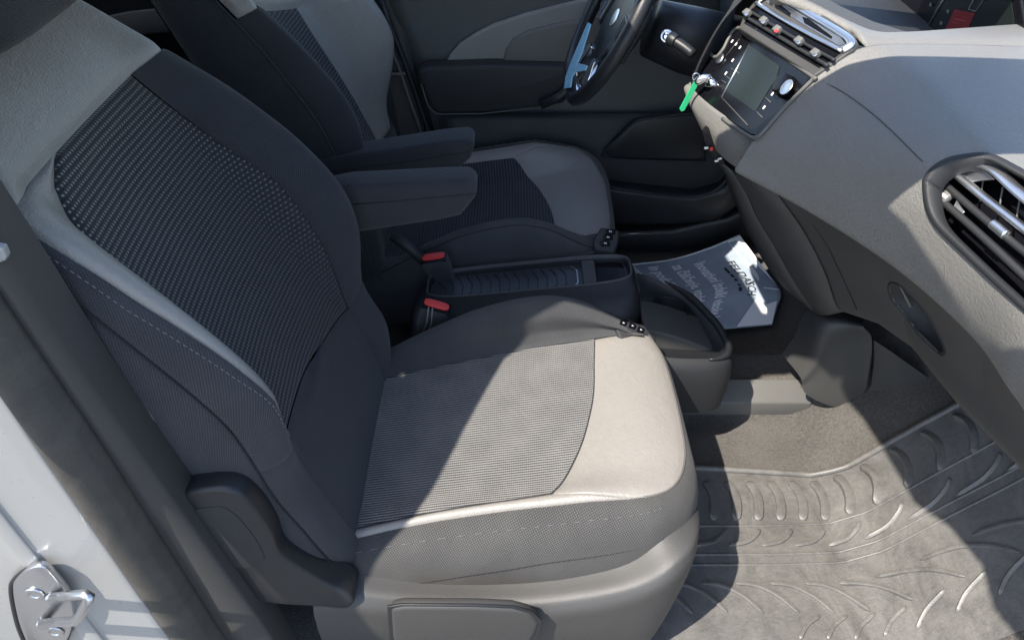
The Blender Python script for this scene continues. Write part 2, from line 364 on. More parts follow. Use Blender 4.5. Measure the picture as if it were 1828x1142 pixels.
def make_seat(cy,sg,label,driver=False,x0=0.,rec=25.):
    BR=math.radians(rec); BB=A_(-.47+x0,0,.28); BE=A_(-math.sin(BR),0,math.cos(BR)); BN=A_(math.cos(BR),0,math.sin(BR)); CA=A_(x0,0,.36)
    T=thing('front_seat',label,'car seat',(-.25,cy,0),'front seats')
    Y=lambda l: cy+sg*l          # l>0 outboard (towards the door)
    arc=np.concatenate([[0],np.cumsum(np.hypot(np.diff(S_l),np.diff(S_k*.08+S_o)))])
    def SB(c,w):
        a=abs(c); l=np.interp(a,_cf,S_l)*wid(w); kk=k_back(w)*(1.0 if c<0 else (ip(w,[.10,.34],[.7,1.15]) if driver else ip(w,[.10,.34],[.30,.78])))
        off=np.interp(a,_cf,S_k)*kk+np.interp(a,_cf,S_o)+lum(w)-.010*math.exp(-(l/.09)**2)*(1 if .2<w<.66 else .4)
        q=BB+BE*w+BN*off; q=q.copy(); q[1]=Y(math.copysign(l,c)); return q,(math.copysign(np.interp(a,_cf,arc),c),w)
    flip=(sg<0)
    def pb(name,cl,cr,wb,wt,mat,**k):
        f=lambda v:(v if callable(v) else (lambda t:v)); cl,cr,wb,wt=map(f,(cl,cr,wb,wt))
        def fn(a,b):
            w0=wb(a)+(wt(a)-wb(a))*b; return SB(cl(w0)+(cr(w0)-cl(w0))*a,w0)
        return panel(name,fn,mat,BK,flip=flip,**k)
    BK=T
    ci=lambda w: -ip(w,[.1,.2,.45,.69],[.80,.84,.86,.72])      # insert inboard edge
    co=lambda w: (.72 if driver else 1)*ip(w,[.15,.25,.45,.60,.64,.67,.69,.70],[.92,.86,.78,.74,.70,.60,.42,.20])
    # outboard edge of the leather strip tapers to a point low down
    ce_=(lambda w: ip(w,[.10,.16,.30,.55,.69,.76],[.95,1.15,1.24,1.26,1.22,1.1])) if driver else (lambda w: ip(w,[.235,.30,.40,.55,.69,.76],[.90,1.06,1.14,1.20,1.21,1.12]))
    wT=.615 if driver else .693; wL=.13 if driver else .236
    wtop=lambda a: .693 if a<.8 else .693-.004*(a-.8)
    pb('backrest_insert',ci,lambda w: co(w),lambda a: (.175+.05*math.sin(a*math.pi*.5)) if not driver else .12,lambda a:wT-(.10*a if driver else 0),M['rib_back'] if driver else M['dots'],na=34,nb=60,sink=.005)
    pb('backrest_lower_panel',lambda w:ci(max(w,.1)),lambda w:co(max(w,.1)),-.03,lambda a:(.175+.05*math.sin(a*math.pi*.5)) if not driver else .12,M['fabric'],na=24,nb=18)
    pb('shoulder_panel',-1.32,1.06,(lambda a:ip(a,[0,.22,.786,1],[.615,.615,.515,.515])) if driver else wT,.84,M['leather'],na=44,nb=24,sink=.005,sw=.010)
    pb('leather_strip',lambda w:co(w),ce_,wL,.515 if driver else wT,M['leather'],na=18,nb=60,sink=.006,sw=.012)
    pb('inboard_bolster',-1.34,ci,lambda a:.198-.022*a,wT,M['fabric'],na=26,nb=50)
    pb('lower_bolster',-1.34,ci,-.05,lambda a:.198-.022*a,M['fabric'],na=22,nb=20)
    pb('outboard_bolster',ce_,1.36,lambda a:wL+.02*a,.84,M['fabric_side'],na=20,nb=60)
    pb('lower_bolster',lambda w:co(max(w,.1)),1.36,-.05,lambda a:wL+.02*a,M['fabric_side'],na=22,nb=20)
    pb('side_panel',1.36,2.0,-.05,.86,M['fabric_side'],na=16,nb=50)
    pb('side_panel',-2.0,-1.34,-.05,.86,M['fabric'],na=16,nb=50)
    # back shell
    rows=[]
    for w in np.linspace(-.05,.86,24):
        a=SB(-2,w)[0]; b=SB(2,w)[0]; rows.append([a+(b-a)*t-BN*.03*math.sin(math.pi*t) for t in np.linspace(0,1,12)])
    grid('back_shell',rows if sg>0 else [r[::-1] for r in rows],M['blackm'],T)
    # top cap of the shell
    rows=[]
    for c in np.linspace(-1.36,1.36,20):
        a=SB(c,.835)[0]; rows.append([a-BN*.14*t+BE*.02*math.sin(math.pi*t) for t in np.linspace(0,1,8)])
    grid('top_cap',rows,M['leather'],T)
    # seam lines on the bolsters
    def line(name,pts,r,mat): return tube(name,pts,r,mat,T,seg=6)
    st=[]
    for w in np.arange(.27,.80,.0085):
        a=SB(ce_(w)+.055,w)[0]+BN*.0006; b=SB(ce_(w+.005)+.055,w+.005)[0]+BN*.0006; st.append(tube_geo([a,b],.0007,5))
    V,Fc=join(st); obj('stitching',V,Fc,M['thread'],T)
    line('piping',[SB(1.36,w)[0]-BN*.0005 for w in np.linspace(-.02,.84,50)],.0013,M['seam'])
    line('piping',[SB(-1.34,w)[0]-BN*.0005 for w in np.linspace(-.02,.69,50)],.0022,M['fabric'])
    # ---- cushion
    def CSf(l,s,off):
        q=CA+CE*s+CN*off; q=q.copy(); q[1]=Y(l); return q
    lip=sf([-.6,-.1,0,.04,.07,.09],[0,0,-.004,-.010,-.020,-.03])
    def top(l,s):
        o=lip(s)+(.040*ip(l,[.10,.20],[0,1])*ip(s,[-.5,-.3,-.1,.03],[.2,1,1,.1]) if driver else 0)+.010*math.exp(-((l-.16)/.03)**2)*ip(s,[-.5,-.35,-.1,.02],[.3,1,1,.2])-.006*math.exp(-(l/.1)**2)*ip(s,[-.5,-.2,0],[1,1,0])
        return CSf(l,s,o)
    I=spl([(-.212,-.060),(-.15,-.066),(-.067,-.074),(0,-.089),(.06,-.108),(.125,-.138),(.150,-.154),(.155,-.162),(.158,-.21),(.162,-.30),(.172,-.44),(.180,-.52)],120)
    s_f=lambda l: ip(l,I[:76,0],I[:76,1])
    l_in=lambda b: ip(b,[0,.3,.7,1],[-.168,-.188,-.208,-.212]); l_out=lambda b: ip(-(-.515+.355*b),-I[74:,1],I[74:,0])
    def f_ins(a,b):
        l=l_in(b)+(l_out(b)-l_in(b))*a; s=-.515+(s_f(l)+.515)*b; return top(l,s),(l,s)
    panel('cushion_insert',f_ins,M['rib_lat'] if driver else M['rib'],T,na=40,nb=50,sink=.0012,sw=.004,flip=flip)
    line('seam',[top(*q)-CN*.0022 for q in I],.0024,M['cloth'])
    ow=.035 if driver else 0.
    O=spl([(-.213,.046),(-.15,.064),(-.05,.070),(.05,.069),(.10,.062),(.142+ow*.6,.045),(.166+ow,.018),(.176+ow,-.03),(.178+ow,-.14),(.179+ow,-.26),(.188+ow,-.42),(.208+ow,-.555)],120)
    def f_lea(i0,i1):
        def fn(a,b):
            k=i0+(i1-i0)*a; i=int(min(k,118)); f=k-i
            o=O[i]*(1-f)+O[min(i+1,119)]*f; n=I[i]*(1-f)+I[min(i+1,119)]*f; q=n*(1-b)+o*b
            h=.004*math.sin(math.pi*b); return top(q[0],q[1])+CN*h,(q[0],q[1])
        return fn
    panel('front_leather_panel',f_lea(0,76),M['leather'],T,na=60,nb=24,sink=.0018,sw=.007,flip=not flip)
    panel('leather_strip',f_lea(76,119),M['leather'],T,na=40,nb=10,sink=.0016,sw=.005,flip=not flip)
    line('piping',[top(*q)+CN*.0002 for q in O[:74]],.0018,M['piping'])
    # side skirt round outboard and front
    E_=spl([(-.272,-.03),(-.262,.005),(-.245,.028),(-.225,.042)],16)
    OO=np.vstack([E_,O]); no=len(OO)
    nr=[]
    for i in range(no):
        a=OO[max(0,i-2)];b=OO[min(no-1,i+2)]; t=unit(b-a); nr.append(np.array([-t[1],t[0]]))
    nr=np.array(nr); nr=np.array([n if (n@np.array([.7,.7]))>-.9 else -n for n in nr])
    cen=np.array([0,-.25]); nr=np.array([n if n@(o-cen)>0 else -n for n,o in zip(nr,OO)])
    for _ in range(4): nr[1:-1]=(nr[:-2]+nr[1:-1]+nr[2:])/3
    prof=spl([(0,0),(.016,.003),(.034,.012),(.050,.030),(.060,.055),(.064,.082),(.060,.110),(.048,.132)],22)
    dn=[ip(OO[i][1],[-.56,-.5,-.42,-.3,-.1,.0,.07],[.40,.55,.76,1.0,1.10,1.06,1.0]) if OO[i][0]>0 else 1.0 for i in range(no)]
    dn=list(np.convolve(np.pad(np.array(dn),6,mode='edge'),np.ones(13)/13,'valid'))
    wo=[]
    for i in range(no):
        sd=ip(OO[i][1],[-.56,-.45,-.3,-.05],[.62,.9,1.08,1.0]); cf=max(.62*ip(OO[i][0],[-.1,.06,.13,.2],[.3,.5,1.0,1.0]),.26); m_=ip(OO[i][1],[-.05,.03],[0,1]) if OO[i][0]>.1 else 1.; wo.append(sd*(1-m_)+cf*m_)
    wo=np.array(wo); wo=np.convolve(np.pad(wo,9,mode='edge'),np.ones(19)/19,'valid')
    rows=[]
    for i in range(no):
        base=top(OO[i][0],OO[i][1]); r=[]
        wout=wo[i]
        for (a,b) in prof:
            q=CSf(OO[i][0]+nr[i][0]*a*wout,OO[i][1]+nr[i][1]*a*wout,0); q2=CSf(OO[i][0],OO[i][1],0)
            r.append(base+(q-q2)-A_(0,0,1)*b*dn[i])
        rows.append(r)
    rows=np.array(rows)
    sk=rows if sg<0 else rows[:,::-1]
    grid('cushion_side',sk,M['fabric_skirt_lit'],T)
    # sewn line along the side and a row of stitches below the strip
    sj=[ int(ip(OO[i][1],[-.56,-.45,-.3,-.1,.03,.07],[18,17,14,12,13,14])) for i in range(no)]
    sm=np.array([rows[i][sj[i]] for i in range(20,no-2)]); 
    for _ in range(14): sm[1:-1]=(sm[:-2]+sm[1:-1]+sm[2:])/3
    line('seam',sm+A_(0,-1 if sg<0 else 1,.3)*.0004,.0009,M['seam'])
    st=[]
    for i in range(84,no-3,2): st.append(tube_geo([rows[i][5]+A_(0,sg*.0006,.0010),rows[i+1][5]+A_(0,sg*.0006,.0010)],.00055,5))
    V,Fc=join(st); obj('stitching',V,Fc,M['thread'],T)
    # inboard bolster
    kin=sf([-.56,-.51,-.39,-.28,-.2,-.13,-.07,-.02,.03],[-.01,.0,.050,.088,.100,.098,.072,.026,-.016])
    def f_bol(a,b):
        s=-.53+(.035+.53)*b; k=kin(s); bb=max(0,min(1,(s+.515)/(.46)))
        li=l_in(bb)
        sec=[(li,0),(li-.012,.22*k+.002),(-.215,.62*k+.004),(-.232,.92*k+.003),(-.246,k),(-.260,.80*k-.006),(-.269,.35*k-.03),(-.272,-.075),(-.265,-.13)]
        n=len(sec)-1; t=a*n; i=min(int(t),n-1); f=t-i; l=sec[i][0]*(1-f)+sec[i+1][0]*f; o=sec[i][1]*(1-f)+sec[i+1][1]*f
        if s>-.01: l*=1-.05*(s+.01)/.045
        return CSf(l,s,o+lip(s)*.5),(a*.16,s)
    pnl=panel('cushion_bolster',f_bol,M['fabric_bolster_lit'],T,na=44,nb=50,sink=.004,edges='L',flip=not flip)
    line('seam',[f_bol(.565,b)[0]+CN*.0012 for b in np.linspace(.1,.97,40)],.0009,M['seam'])
    # rear gusset between cushion and backrest
    grid('rear_gusset',[[CSf(l,s,o) for (s,o) in ((-.60,-.04),(-.55,-.012),(-.53,-.002),(-.515,0.),(-.508,-.001))] for l in np.linspace(-.25,.20,10)],M['fabric'],T,solid=.002)
    box('cushion_light_block',A_(-.26+x0,cy,.17),A_(.22,0,0),A_(0,.215,0),A_(0,0,.075),M['blackm'],T,bevel=.01)  # added box under the cushion to stop light leaking past the base
    return T,SB,top,CSf,rows

PS,SB,PTOP,PCS,PROWS=make_seat(-.375,-1,'grey and black passenger seat nearest the camera, its cushion half in sunlight')
DS,SBD,DTOP,DCS,DROWS=make_seat(.385,1,'grey and black driver seat on the far side, behind the steering wheel',True,-.055,21.)

# ---------------------------------------------------------------- seat extras
def plane_px(pts,**k): return [P(u,v,**k) for u,v in pts]
def rprism(name,px,y,depth,mat,parent,bevel=.006,n=0,**k):
    """outline given as pixels on the plane y, extruded away by depth"""
    poly=plane_px(px,y=y)
    if n: poly=list(spl(poly,n,closed=True))
    return prism(name,poly,(0,depth,0),mat,parent,bevel=bevel,smooth=True,seg=3,**k)
def superell(name,c,a,b,d,e,mat,parent,n=28,m=18):
    """rounded cushion: c centre, a,b,d half-axis vectors, e exponent"""
    c,a,b,d=map(lambda q:np.asarray(q,float),(c,a,b,d)); f=lambda q:math.copysign(abs(q)**e,q)
    V=[];Fc=[]
    for i in range(m+1):
        ph=-math.pi/2+math.pi*i/m
        for k in range(n):
            t=2*math.pi*k/n; V.append(c+a*f(math.cos(t))*f(math.cos(ph))+b*f(math.sin(t))*f(math.cos(ph))+d*f(math.sin(ph)))
    for i in range(m):
        for k in range(n): Fc.append((i*n+k,i*n+(k+1)%n,(i+1)*n+(k+1)%n,(i+1)*n+k))
    return fixn(obj(name,V,Fc,mat,parent))
PBR=math.radians(25); pE=A_(-math.sin(PBR),0,math.cos(PBR)); pN=A_(math.cos(PBR),0,math.sin(PBR)); pB=A_(-.47,-.375,.28)
hr=superell('headrest',pB+pE*.912+pN*.032,A_(0,.145,0),pN*.055,pE*.105,.45,M['cloth'],PS)
disc('headrest_collar',P(48,2,pl=(pB+pN*.05,pN)),CAM-P(48,2,pl=(pB+pN*.05,pN))+A_(.3,0,0),.026,.012,M['valence'],PS)
PBR=math.radians(21); dE=A_(-math.sin(PBR),0,math.cos(PBR)); dN=A_(math.cos(PBR),0,math.sin(PBR)); dB=A_(-.525,.385,.28)
superell('headrest',dB+dE*.93+dN*.035,A_(0,.145,0),dN*.055,dE*.10,.45,M['cloth'],DS)
# armrests
aw=[(575,342),(620,333),(720,328),(800,324),(838,323),(853,336),(848,356),(822,387),(780,396),(640,417),(590,419)]
ar=rprism('armrest',aw,-.095,.060,M['cloth'],PS,bevel=.012)
tube('seam',[P(u,v,y=-.0953) for u,v in ((610,366),(700,360),(780,352),(848,346))],.0011,M['seam'],ar,seg=5)
aw=[(530,296),(600,283),(700,268),(790,254),(836,250),(848,258),(840,284),(808,313),(760,322),(600,338),(560,340)]
ar=rprism('armrest',aw,.115,.065,M['cloth'],DS,bevel=.012)
tube('seam',[P(u,v,y=.1147) for u,v in ((560,310),(640,300),(740,287),(838,271))],.0011,M['seam'],ar,seg=5)
# recliner cover, valence and height lever of the passenger seat
rc_=[(285,900),(315,886),(350,876),(396,873),(430,884),(460,914),(486,954),(500,988),(530,1012),(580,1042),(622,1062),(632,1074),(618,1088),(560,1084),(480,1078),(420,1060),(350,980)]
rprism('recliner_cover',rc_,-.668,.055,M['black'],PS,bevel=.016,n=70)
rr_=[(330,925),(380,906),(410,912),(444,946),(466,980),(470,1000),(440,1014),(400,1000)]
rprism('recliner_face',rr_,-.6695,.004,M['blackm'],PS,bevel=.0012,n=40)
vt=[(560,1062),(580,1058),(600,1056),(615,1055),(625,1055),(640,1056),(720,1064),(800,1070),(900,1072),(1000,1066),(1120,1044),(1200,1004),(1246,958)]
vt3=spl([P(u,v,y=-.645 if u<1100 else ip(u,[1100,1200,1246,1256],[-.645,-.625,-.585,-.55])) for u,v in vt+[(1254,940)]],70)
rows=[]
for i,q in enumerate(vt3):
    t=i/69; r=[]
    inn=ip(t,[0,.86,.94,1],[.03,.03,.04,.10]); zb=.04
    for f,dy,dz in ((0,.05,.010),(0,.022,.004),(0,0,0),(.02,-.010,-.008),(.07,-.018,-.022),(.16,-.020,-.045),(.45,-.020,0),(.8,-.012,0),(1,.0,0)):
        z=q[2]+dz if dz or f<.3 else q[2]+(zb-q[2])*f
        x=q[0]-ip(t,[0,.8,1],[0,.0,.055])*ip(f,[0,.16,1],[0,.05,1]); x-=ip(t,[.72,1],[0,.06])*(1 if dy==.05 else .4 if dy==.022 else 0); r.append(A_(x,q[1]+dy+ip(t,[0,.9,1],[0,0,.045]),z))
    rows.append(spl(r,26))
fixn(grid('seat_base_cover',rows,M['valence'],PS))
# front apron of the base cover, wrapping to the inboard side
fr=np.array(rows[-1]); ap=[]
for t in np.linspace(0,1,14):
    ap.append([A_(q[0]-.05-.03*t,q[1]+.03+t*.40,.04+(q[2]-.04)*.78) for q in fr])
fixn(grid('seat_base_front',ap,M['blackm'],PS))
lv=[(696,1088),(720,1084),(850,1085),(915,1088),(945,1096),(963,1112),(958,1130),(940,1160),(900,1185),(720,1185),(700,1140)]
rprism('lever_gap',[(u+(u-830)*.035,v-(5 if v<1120 else -3)) for u,v in lv],-.6868,.004,M['black'],PS,bevel=.001)
rprism('height_lever',lv,-.690,.02,M['valence'],PS,bevel=.008)
lv2=[(640,1150),(700,1140),(760,1150),(790,1200),(640,1210)]
# side airbag tag on the seat flank
rprism('fabric_tag',[(178,712),(190,711),(214,726),(210,733),(196,731)],-.655,.004,M['grey'],PS,bevel=.001)
# switch pods at the inboard front corners
def pod(T,px,y,ax,zt,name):
    pd=rprism('switch_pod',px,y,.035,M['blackm'],T,bevel=.006); return pd
pd=prism('switch_pod',[P(u,v,z=zz) for u,v,zz in ((1072,404,.395),(1108,410,.395),(1105,430,.375),(1098,452,.36),(1064,446,.36),(1060,430,.38))],(-.01,.0,-.06),M['blackm'],DS,bevel=.006,smooth=True,seg=3)
nd=unit(np.cross(P(1108,410,z=.395)-P(1072,404,z=.395),P(1098,452,z=.36)-P(1072,404,z=.395))); nd=nd if nd[2]>0 else -nd
for (u,v) in ((1090,415),(1086,425),(1081,436)):
    c=P(u,v,pl=(P(1085,425,z=.380),nd))+nd*.004; ex=unit(P(u+8,v-1,pl=(P(1085,425,z=.380),nd))-c); ey=np.cross(nd,ex)
    bt=box('button',c,ex*.011,ey*.0062,nd*.003,M['gloss'],pd,bevel=.001)
    V,Fc=join([prism_geo([c+nd*.0033+ex*(a+sx*w_)+ey*(b+sy*h_) for sx,sy in ((-1,-1),(1,-1),(1,1),(-1,1))],-nd*.0003) for a,b,w_,h_ in ((-.002,0,.0008,.0018),(.001,.0008,.0018,.0007),(.002,-.001,.0007,.0014))])
    obj('icon',V,Fc,M['white'],bt,smooth=False)
pp=[P(u,v,z=zz) for u,v,zz in ((1094,574,.372),(1120,571,.372),(1150,578,.367),(1172,602,.35),(1172,640,.33),(1120,640,.345))]
pd=prism('switch_pod',pp,(-.01,0,-.07),M['blackm'],PS,bevel=.006,smooth=True,seg=3)
nd=unit(np.cross(pp[2]-pp[0],pp[3]-pp[0])); nd=nd if nd[2]>0 else -nd
for (u,v) in ((1112,578),(1128,583),(1143,590)):
    c=P(u,v,pl=(pp[1],nd))+nd*.004; ex=unit(P(u+8,v+3,pl=(pp[1],nd))-c); ey=np.cross(nd,ex)
    bt=box('button',c,ex*.008,ey*.006,nd*.003,M['gloss'],pd,bevel=.001)
    V,Fc=join([prism_geo([c+nd*.0033+ex*(a+sx*w_)+ey*(b+sy*h_) for sx,sy in ((-1,-1),(1,-1),(1,1),(-1,1))],-nd*.0003) for a,b,w_,h_ in ((-.0012,0,.0007,.0015),(.0008,.0006,.0016,.0006))])
    obj('icon',V,Fc,M['white'],bt,smooth=False)

# ---------------------------------------------------------------- belt buckles
def buckle(top,axis,label,wv,slot=None):
    """top = centre of the top face, axis = up direction, wv = width direction"""
    up=unit(axis); wv=unit(wv-up*(wv@up)); dv=np.cross(up,wv)
    T=thing('seat_belt_buckle',label,'belt buckle',top-up*.09,'seat belt buckles')
    hs=[]
    for h,a,b in ((-.085,.021,.011),(-.07,.025,.013),(-.03,.029,.0150),(-.006,.030,.0155),(0,.0295,.015)):
        hs.append([top+up*h+wv*a*math.copysign(abs(math.cos(t))**.4,math.cos(t))+dv*b*math.copysign(abs(math.sin(t))**.4,math.sin(t)) for t in np.linspace(0,2*math.pi,33)])
    fixn(grid('housing',hs,M['cloth'],T))
    prism('top_plate',[top+up*.0005+wv*a*.0295+dv*b*.0145 for a,b in ((-1,-1),(1,-1),(1,1),(-1,1))],-up*.004,M['gloss'],T,bevel=.002)
    rb=[top+up*.005+wv*.026*math.copysign(abs(math.cos(t))**.5,math.cos(t))+dv*(.002+.0090*math.copysign(abs(math.sin(t))**.6,math.sin(t))) for t in np.linspace(0,2*math.pi,24,endpoint=False)]
    prism('release_button',rb,-up*.006,M['red'],T,bevel=.0015,smooth=True)
    return T
c1=P(774,460,y=.075); b1=buckle(c1,A_(-.25,-.15,.9),'black belt buckle with red button beside the driver seat',P(798,466,y=.07)-P(752,452,y=.07))
c2=P(779,546,y=-.085); b2=buckle(c2,A_(.28,-.2,.9),'black belt buckle with red button beside the passenger seat cushion',P(803,556,y=-.08)-P(757,536,y=-.08))
tube('stalk',[P(700,420,y=.10),P(730,440,y=.09),P(758,466,y=.085)],.012,M['blackm'],b1)
tube('webbing',[P(765,548,y=-.100),P(762,575,y=-.1),P(752,600,y=-.1)],.0016,M['grey'],b2)
tube('webbing',[P(772,550,y=-.100),P(770,577,y=-.1),P(762,600,y=-.1)],.0016,M['grey'],b2)

# ================================================================== CENTRE CONSOLE
CC=thing('centre_console','black centre console with tray and cup holder between the two seats','console',(-.1,0,.06))
zt=lambda x: .366+.115*x
def sell(cx,cy,hx,hy,e,n=64): return [(cx+hx*math.copysign(abs(math.cos(t))**e,math.cos(t)),cy+hy*math.copysign(abs(math.sin(t))**e,math.sin(t))) for t in np.linspace(0,2*math.pi,n+1)]
outl=np.array(sell(-.195,-.005,.245,.105,.45)); rim=np.array(sell(-.185,.040,.222,.054,.42)); tray=np.array(sell(-.185,.040,.214,.047,.42))
rows=[]
for f,dz in ((0,-.30),(0,-.12),(0,-.06),(.06,-.035),(.25,-.014),(.6,-.004),(.92,.001),(1,.006)):
    rows.append([A_(*(outl[i]*(1-f)+rim[i]*f),zt(outl[i][0]*(1-f)+rim[i][0]*f)+dz) for i in range(65)])
rows.append([A_(*(rim[i]*.5+tray[i]*.5),zt(rim[i][0])+.0065) for i in range(65)])
rows.append([A_(*tray[i],zt(tray[i][0])+.002) for i in range(65)]); rows.append([A_(*tray[i],zt(tray[i][0])-.012) for i in range(65)])
fixn(grid('console_body',rows,M['black'],CC))
V=[A_(x,y,zt(x)-.012) for x,y in tray[:-1]]; fixn(obj('tray_floor',V,[tuple(range(64))],M['trayrubber'],CC,smooth=False))
tube('rim_trim',[A_(*(rim[i]*.6+tray[i]*.4),zt(rim[i][0])+.0055) for i in range(0,64)],.0028,M['lower'],CC,seg=8,closed=True)
for k in range(14):
    x=-.375+k*.0205; y0=.04; h=.038*ip(k,[0,1,2],[.62,.85,1])
    pts=[(x-.004,y0-h),(x+.006,y0-h*.45),(x+.006,y0+h*.35),(x-.006,y0+h)] 
    tube('tray_ridge',[A_(a,b,zt(a)-.0115) for a,b in pts],.0014,M['trayrubber'],CC,seg=6)
pts=[(-.092,.000),(-.078,.018),(-.078,.062),(-.092,.080)]
tube('chrome_edge',[A_(a,b,zt(a)-.010) for a,b in pts],.0026,M['chrome'],CC,seg=8)
prism('tray_divider',[A_(x,y,zt(x)+.001) for x,y in ((-.068,-.006),(-.040,-.006),(-.040,.084),(-.068,.084))],(0,0,-.012),M['lower'],CC,bevel=.002)
prism('coin_slot',[A_(x,y,zt(x)-.009) for x,y in ((-.038,-.002),(.018,.0),(.022,.01),(.022,.070),(.014,.082),(-.038,.082))],(0,0,-.003),M['gloss'],CC,bevel=.001)
# cup holder block in front
ol=spl([(.0,.105),(.055,.125),(.105,.108),(.170,.052),(.208,-.02),(.232,-.085),(.232,-.135),(.185,-.160),(.08,-.165),(.0,-.150),(-.03,-.02)],96,closed=True)
hc_=np.array([.118,-.005]); hole=np.array([hc_+unit(q-hc_)*.040 for q in ol])
zc=lambda x,y: .305-.10*max(0,x-.02)-.12*max(0,-y-.05)
rows=[]
for f,dz in ((1.0,-.14),(1.02,-.10),(1.03,-.05),(1.01,-.02),(.97,-.004),(.90,0)):
    rows.append([A_(*(hc_+(q-hc_)*f),zc(*(hc_+(q-hc_)*min(f,1)))+dz) for q in np.vstack([ol,ol[:1]])])
fixn(grid('cup_holder_body',rows,M['blackm'],CC))
rows=[[A_(*((hc_+(q-hc_)*.90)*(1-f)+h*f),zc(*(hc_+(q-hc_)*.9))*(1-f)+.296*f-.012*math.sin(f*math.pi)) for q,h in zip(np.vstack([ol,ol[:1]]),np.vstack([hole,hole[:1]]))] for f in (0,.12,.3,.6,.85,1)]
fixn(grid('cup_holder_top',rows,M['black'],CC))
rows=[[A_(*(hc_+(h-hc_)*f),.296+dz) for h in np.vstack([hole,hole[:1]])] for f,dz in ((1.0,0),(.97,-.003),(.94,-.07),(.02,-.072))]
fixn(grid('cup_well',rows,M['black'],CC))
tube('cup_rim',[A_(*(hc_+(ol[i]-hc_)*.93),zc(*ol[i])+.004) for i in range(20,62)],np.concatenate([np.linspace(.002,.008,8),np.full(26,.008),np.linspace(.008,.002,8)]),M['black'],CC,seg=10)
# lower fairing, lighter where the sun reaches
fo=spl([P(u,v,y=-.115) for u,v in ((1150,588),(1190,596),(1240,612),(1285,632),(1303,648),(1298,662),(1270,672),(1215,680),(1180,680),(1150,650))],60)
prism('lower_fairing',fo,(0,.10,0),M['lower'],CC,bevel=.01,smooth=True,seg=3)

# ================================================================== FLOOR PIECES
rl=thing('floor_rail','pale grey plastic rail along the carpet beside the console','rail',(.3,-.03,.06))
prism('rail_cap',[A_(x,y,z) for x,y,z in ((.10,-.052,.052),(.475,-.052,.052),(.475,-.004,.084),(.10,-.004,.084))],(0,0,-.05),M['rail'],rl,bevel=.004,smooth=True)
tc=[[(1428,672),(1432,690),(1440,704),(1470,720),(1510,732)],[(1450,640),(1465,660),(1482,685),(1500,705),(1522,722)],[(1466,590),(1490,620),(1510,655),(1522,685),(1540,702)],[(1500,575),(1530,600),(1545,630),(1548,660),(1547,690)],[(1540,580),(1555,600),(1556,630),(1553,660),(1548,690)]]
yy=[-.055,-.075,-.085,-.08,-.065]
trim=thing('tunnel_trim','grey curved plastic trim where the dash leg meets the floor','trim',(.48,-.06,.05))
ext=[(1396,632),(1418,600),(1440,556),(1482,545),(1545,556)]
G=np.array([[P(*ext[i],y=.01)]+[P(u,v,y=-.058-.006*i-.004*j) for j,(u,v) in enumerate(r)] for i,r in enumerate(tc)])
def dense(G,n=20,m=20):
    A=np.array([spl(r,m) for r in G]); return np.array([spl(A[:,j],n) for j in range(m)]).transpose(1,0,2)
fixn(grid('trim_panel',dense(G),M['lower'],trim))
tc=[[(1556,600),(1557,630),(1554,660),(1547,690),(1512,733)],[(1600,630),(1600,660),(1595,685),(1590,710),(1560,738)],[(1680,690),(1680,700),(1675,715),(1670,725),(1640,742)],[(1790,800),(1790,800),(1780,800),(1770,800),(1760,800)]]
G=np.array([[P(u,v,y=-.07-.03*i) for (u,v) in r] for i,r in enumerate(tc)])-A_(0,.012,0)
fixn(grid('trim_flank',dense(G),M['lower'],trim))

# ================================================================== RUBBER MAT
mt=thing('rubber_floor_mat','dusty black rubber mat with raised ribs on the passenger footwell floor','floor mat',(.3,-.42,.01))
def mz(x,y): return floorz(x,-.4)+.009
xs=np.concatenate([np.linspace(-.02,.42,20),np.linspace(.43,.78,30)]); ys=np.linspace(-.665,-.215,36)
def medge(x): return ip(x,[0,.19,.40,.47,.8],[-.205,-.206,-.222,-.230,-.228])
fixn(grid('mat_sheet',[[A_(x,-.665+(medge(x)+.665)*t,mz(x,0)) for t in np.linspace(0,1,36)] for x in xs],M['mat'],mt))
def mpt(x,y,h=.003): 
    e=.004; n=unit(A_(-(mz(x+e,0)-mz(x-e,0)),0,2*e)); return A_(x,y,mz(x,0))+n*h
def mrib(path,r=.0035,name='rib',m='mat',h=.0050):
    p=spl([mpt(x,y,.0008) for x,y in path],24); rr=np.concatenate([[r*.35,r*.8],np.full(20,r),[r*.8,r*.35]]); return fixn(tube(name,p,rr*1.25,M[m],mt,seg=4,rb=rr/r*h*1.3,a0=math.pi/4,bevel=.0008))
for k in range(14):
    x=.150+k*.046 
    if x>.74: break
    mrib([(x,-.245),(x+.010,-.275),(x+.009,-.31),(x-.002,-.345)],.0105,h=.0058)
rail_ys=(-.358,-.425,-.448)
for y in rail_ys: tube('rib_line',[mpt(x,y+ip(x,[.3,.5,.75],[0,.008,.02]),.0005) for x in np.linspace(0.02,.77,50)],.0026,M['mat'],mt,seg=8)
tube('mat_rim',[mpt(x,medge(x)-.004,.003) for x in np.linspace(-.02,.78,60)],.007,M['mat'],mt,seg=10)
for k in range(9):
    x=.16+k*.066
    mrib([(x+.058,-.366),(x+.047,-.382),(x+.025,-.397),(x-.012,-.405)],.0045)
for k in range(10):
    x=.02+k*.066
    mrib([(x-.01,-.488),(x+.03,-.494),(x+.065,-.515),(x+.095,-.55)],.0042)
for k in range(8):
    x=.30+k*.05
    mrib([(x,-.60),(x+.02,-.575),(x+.05,-.555)],.004)

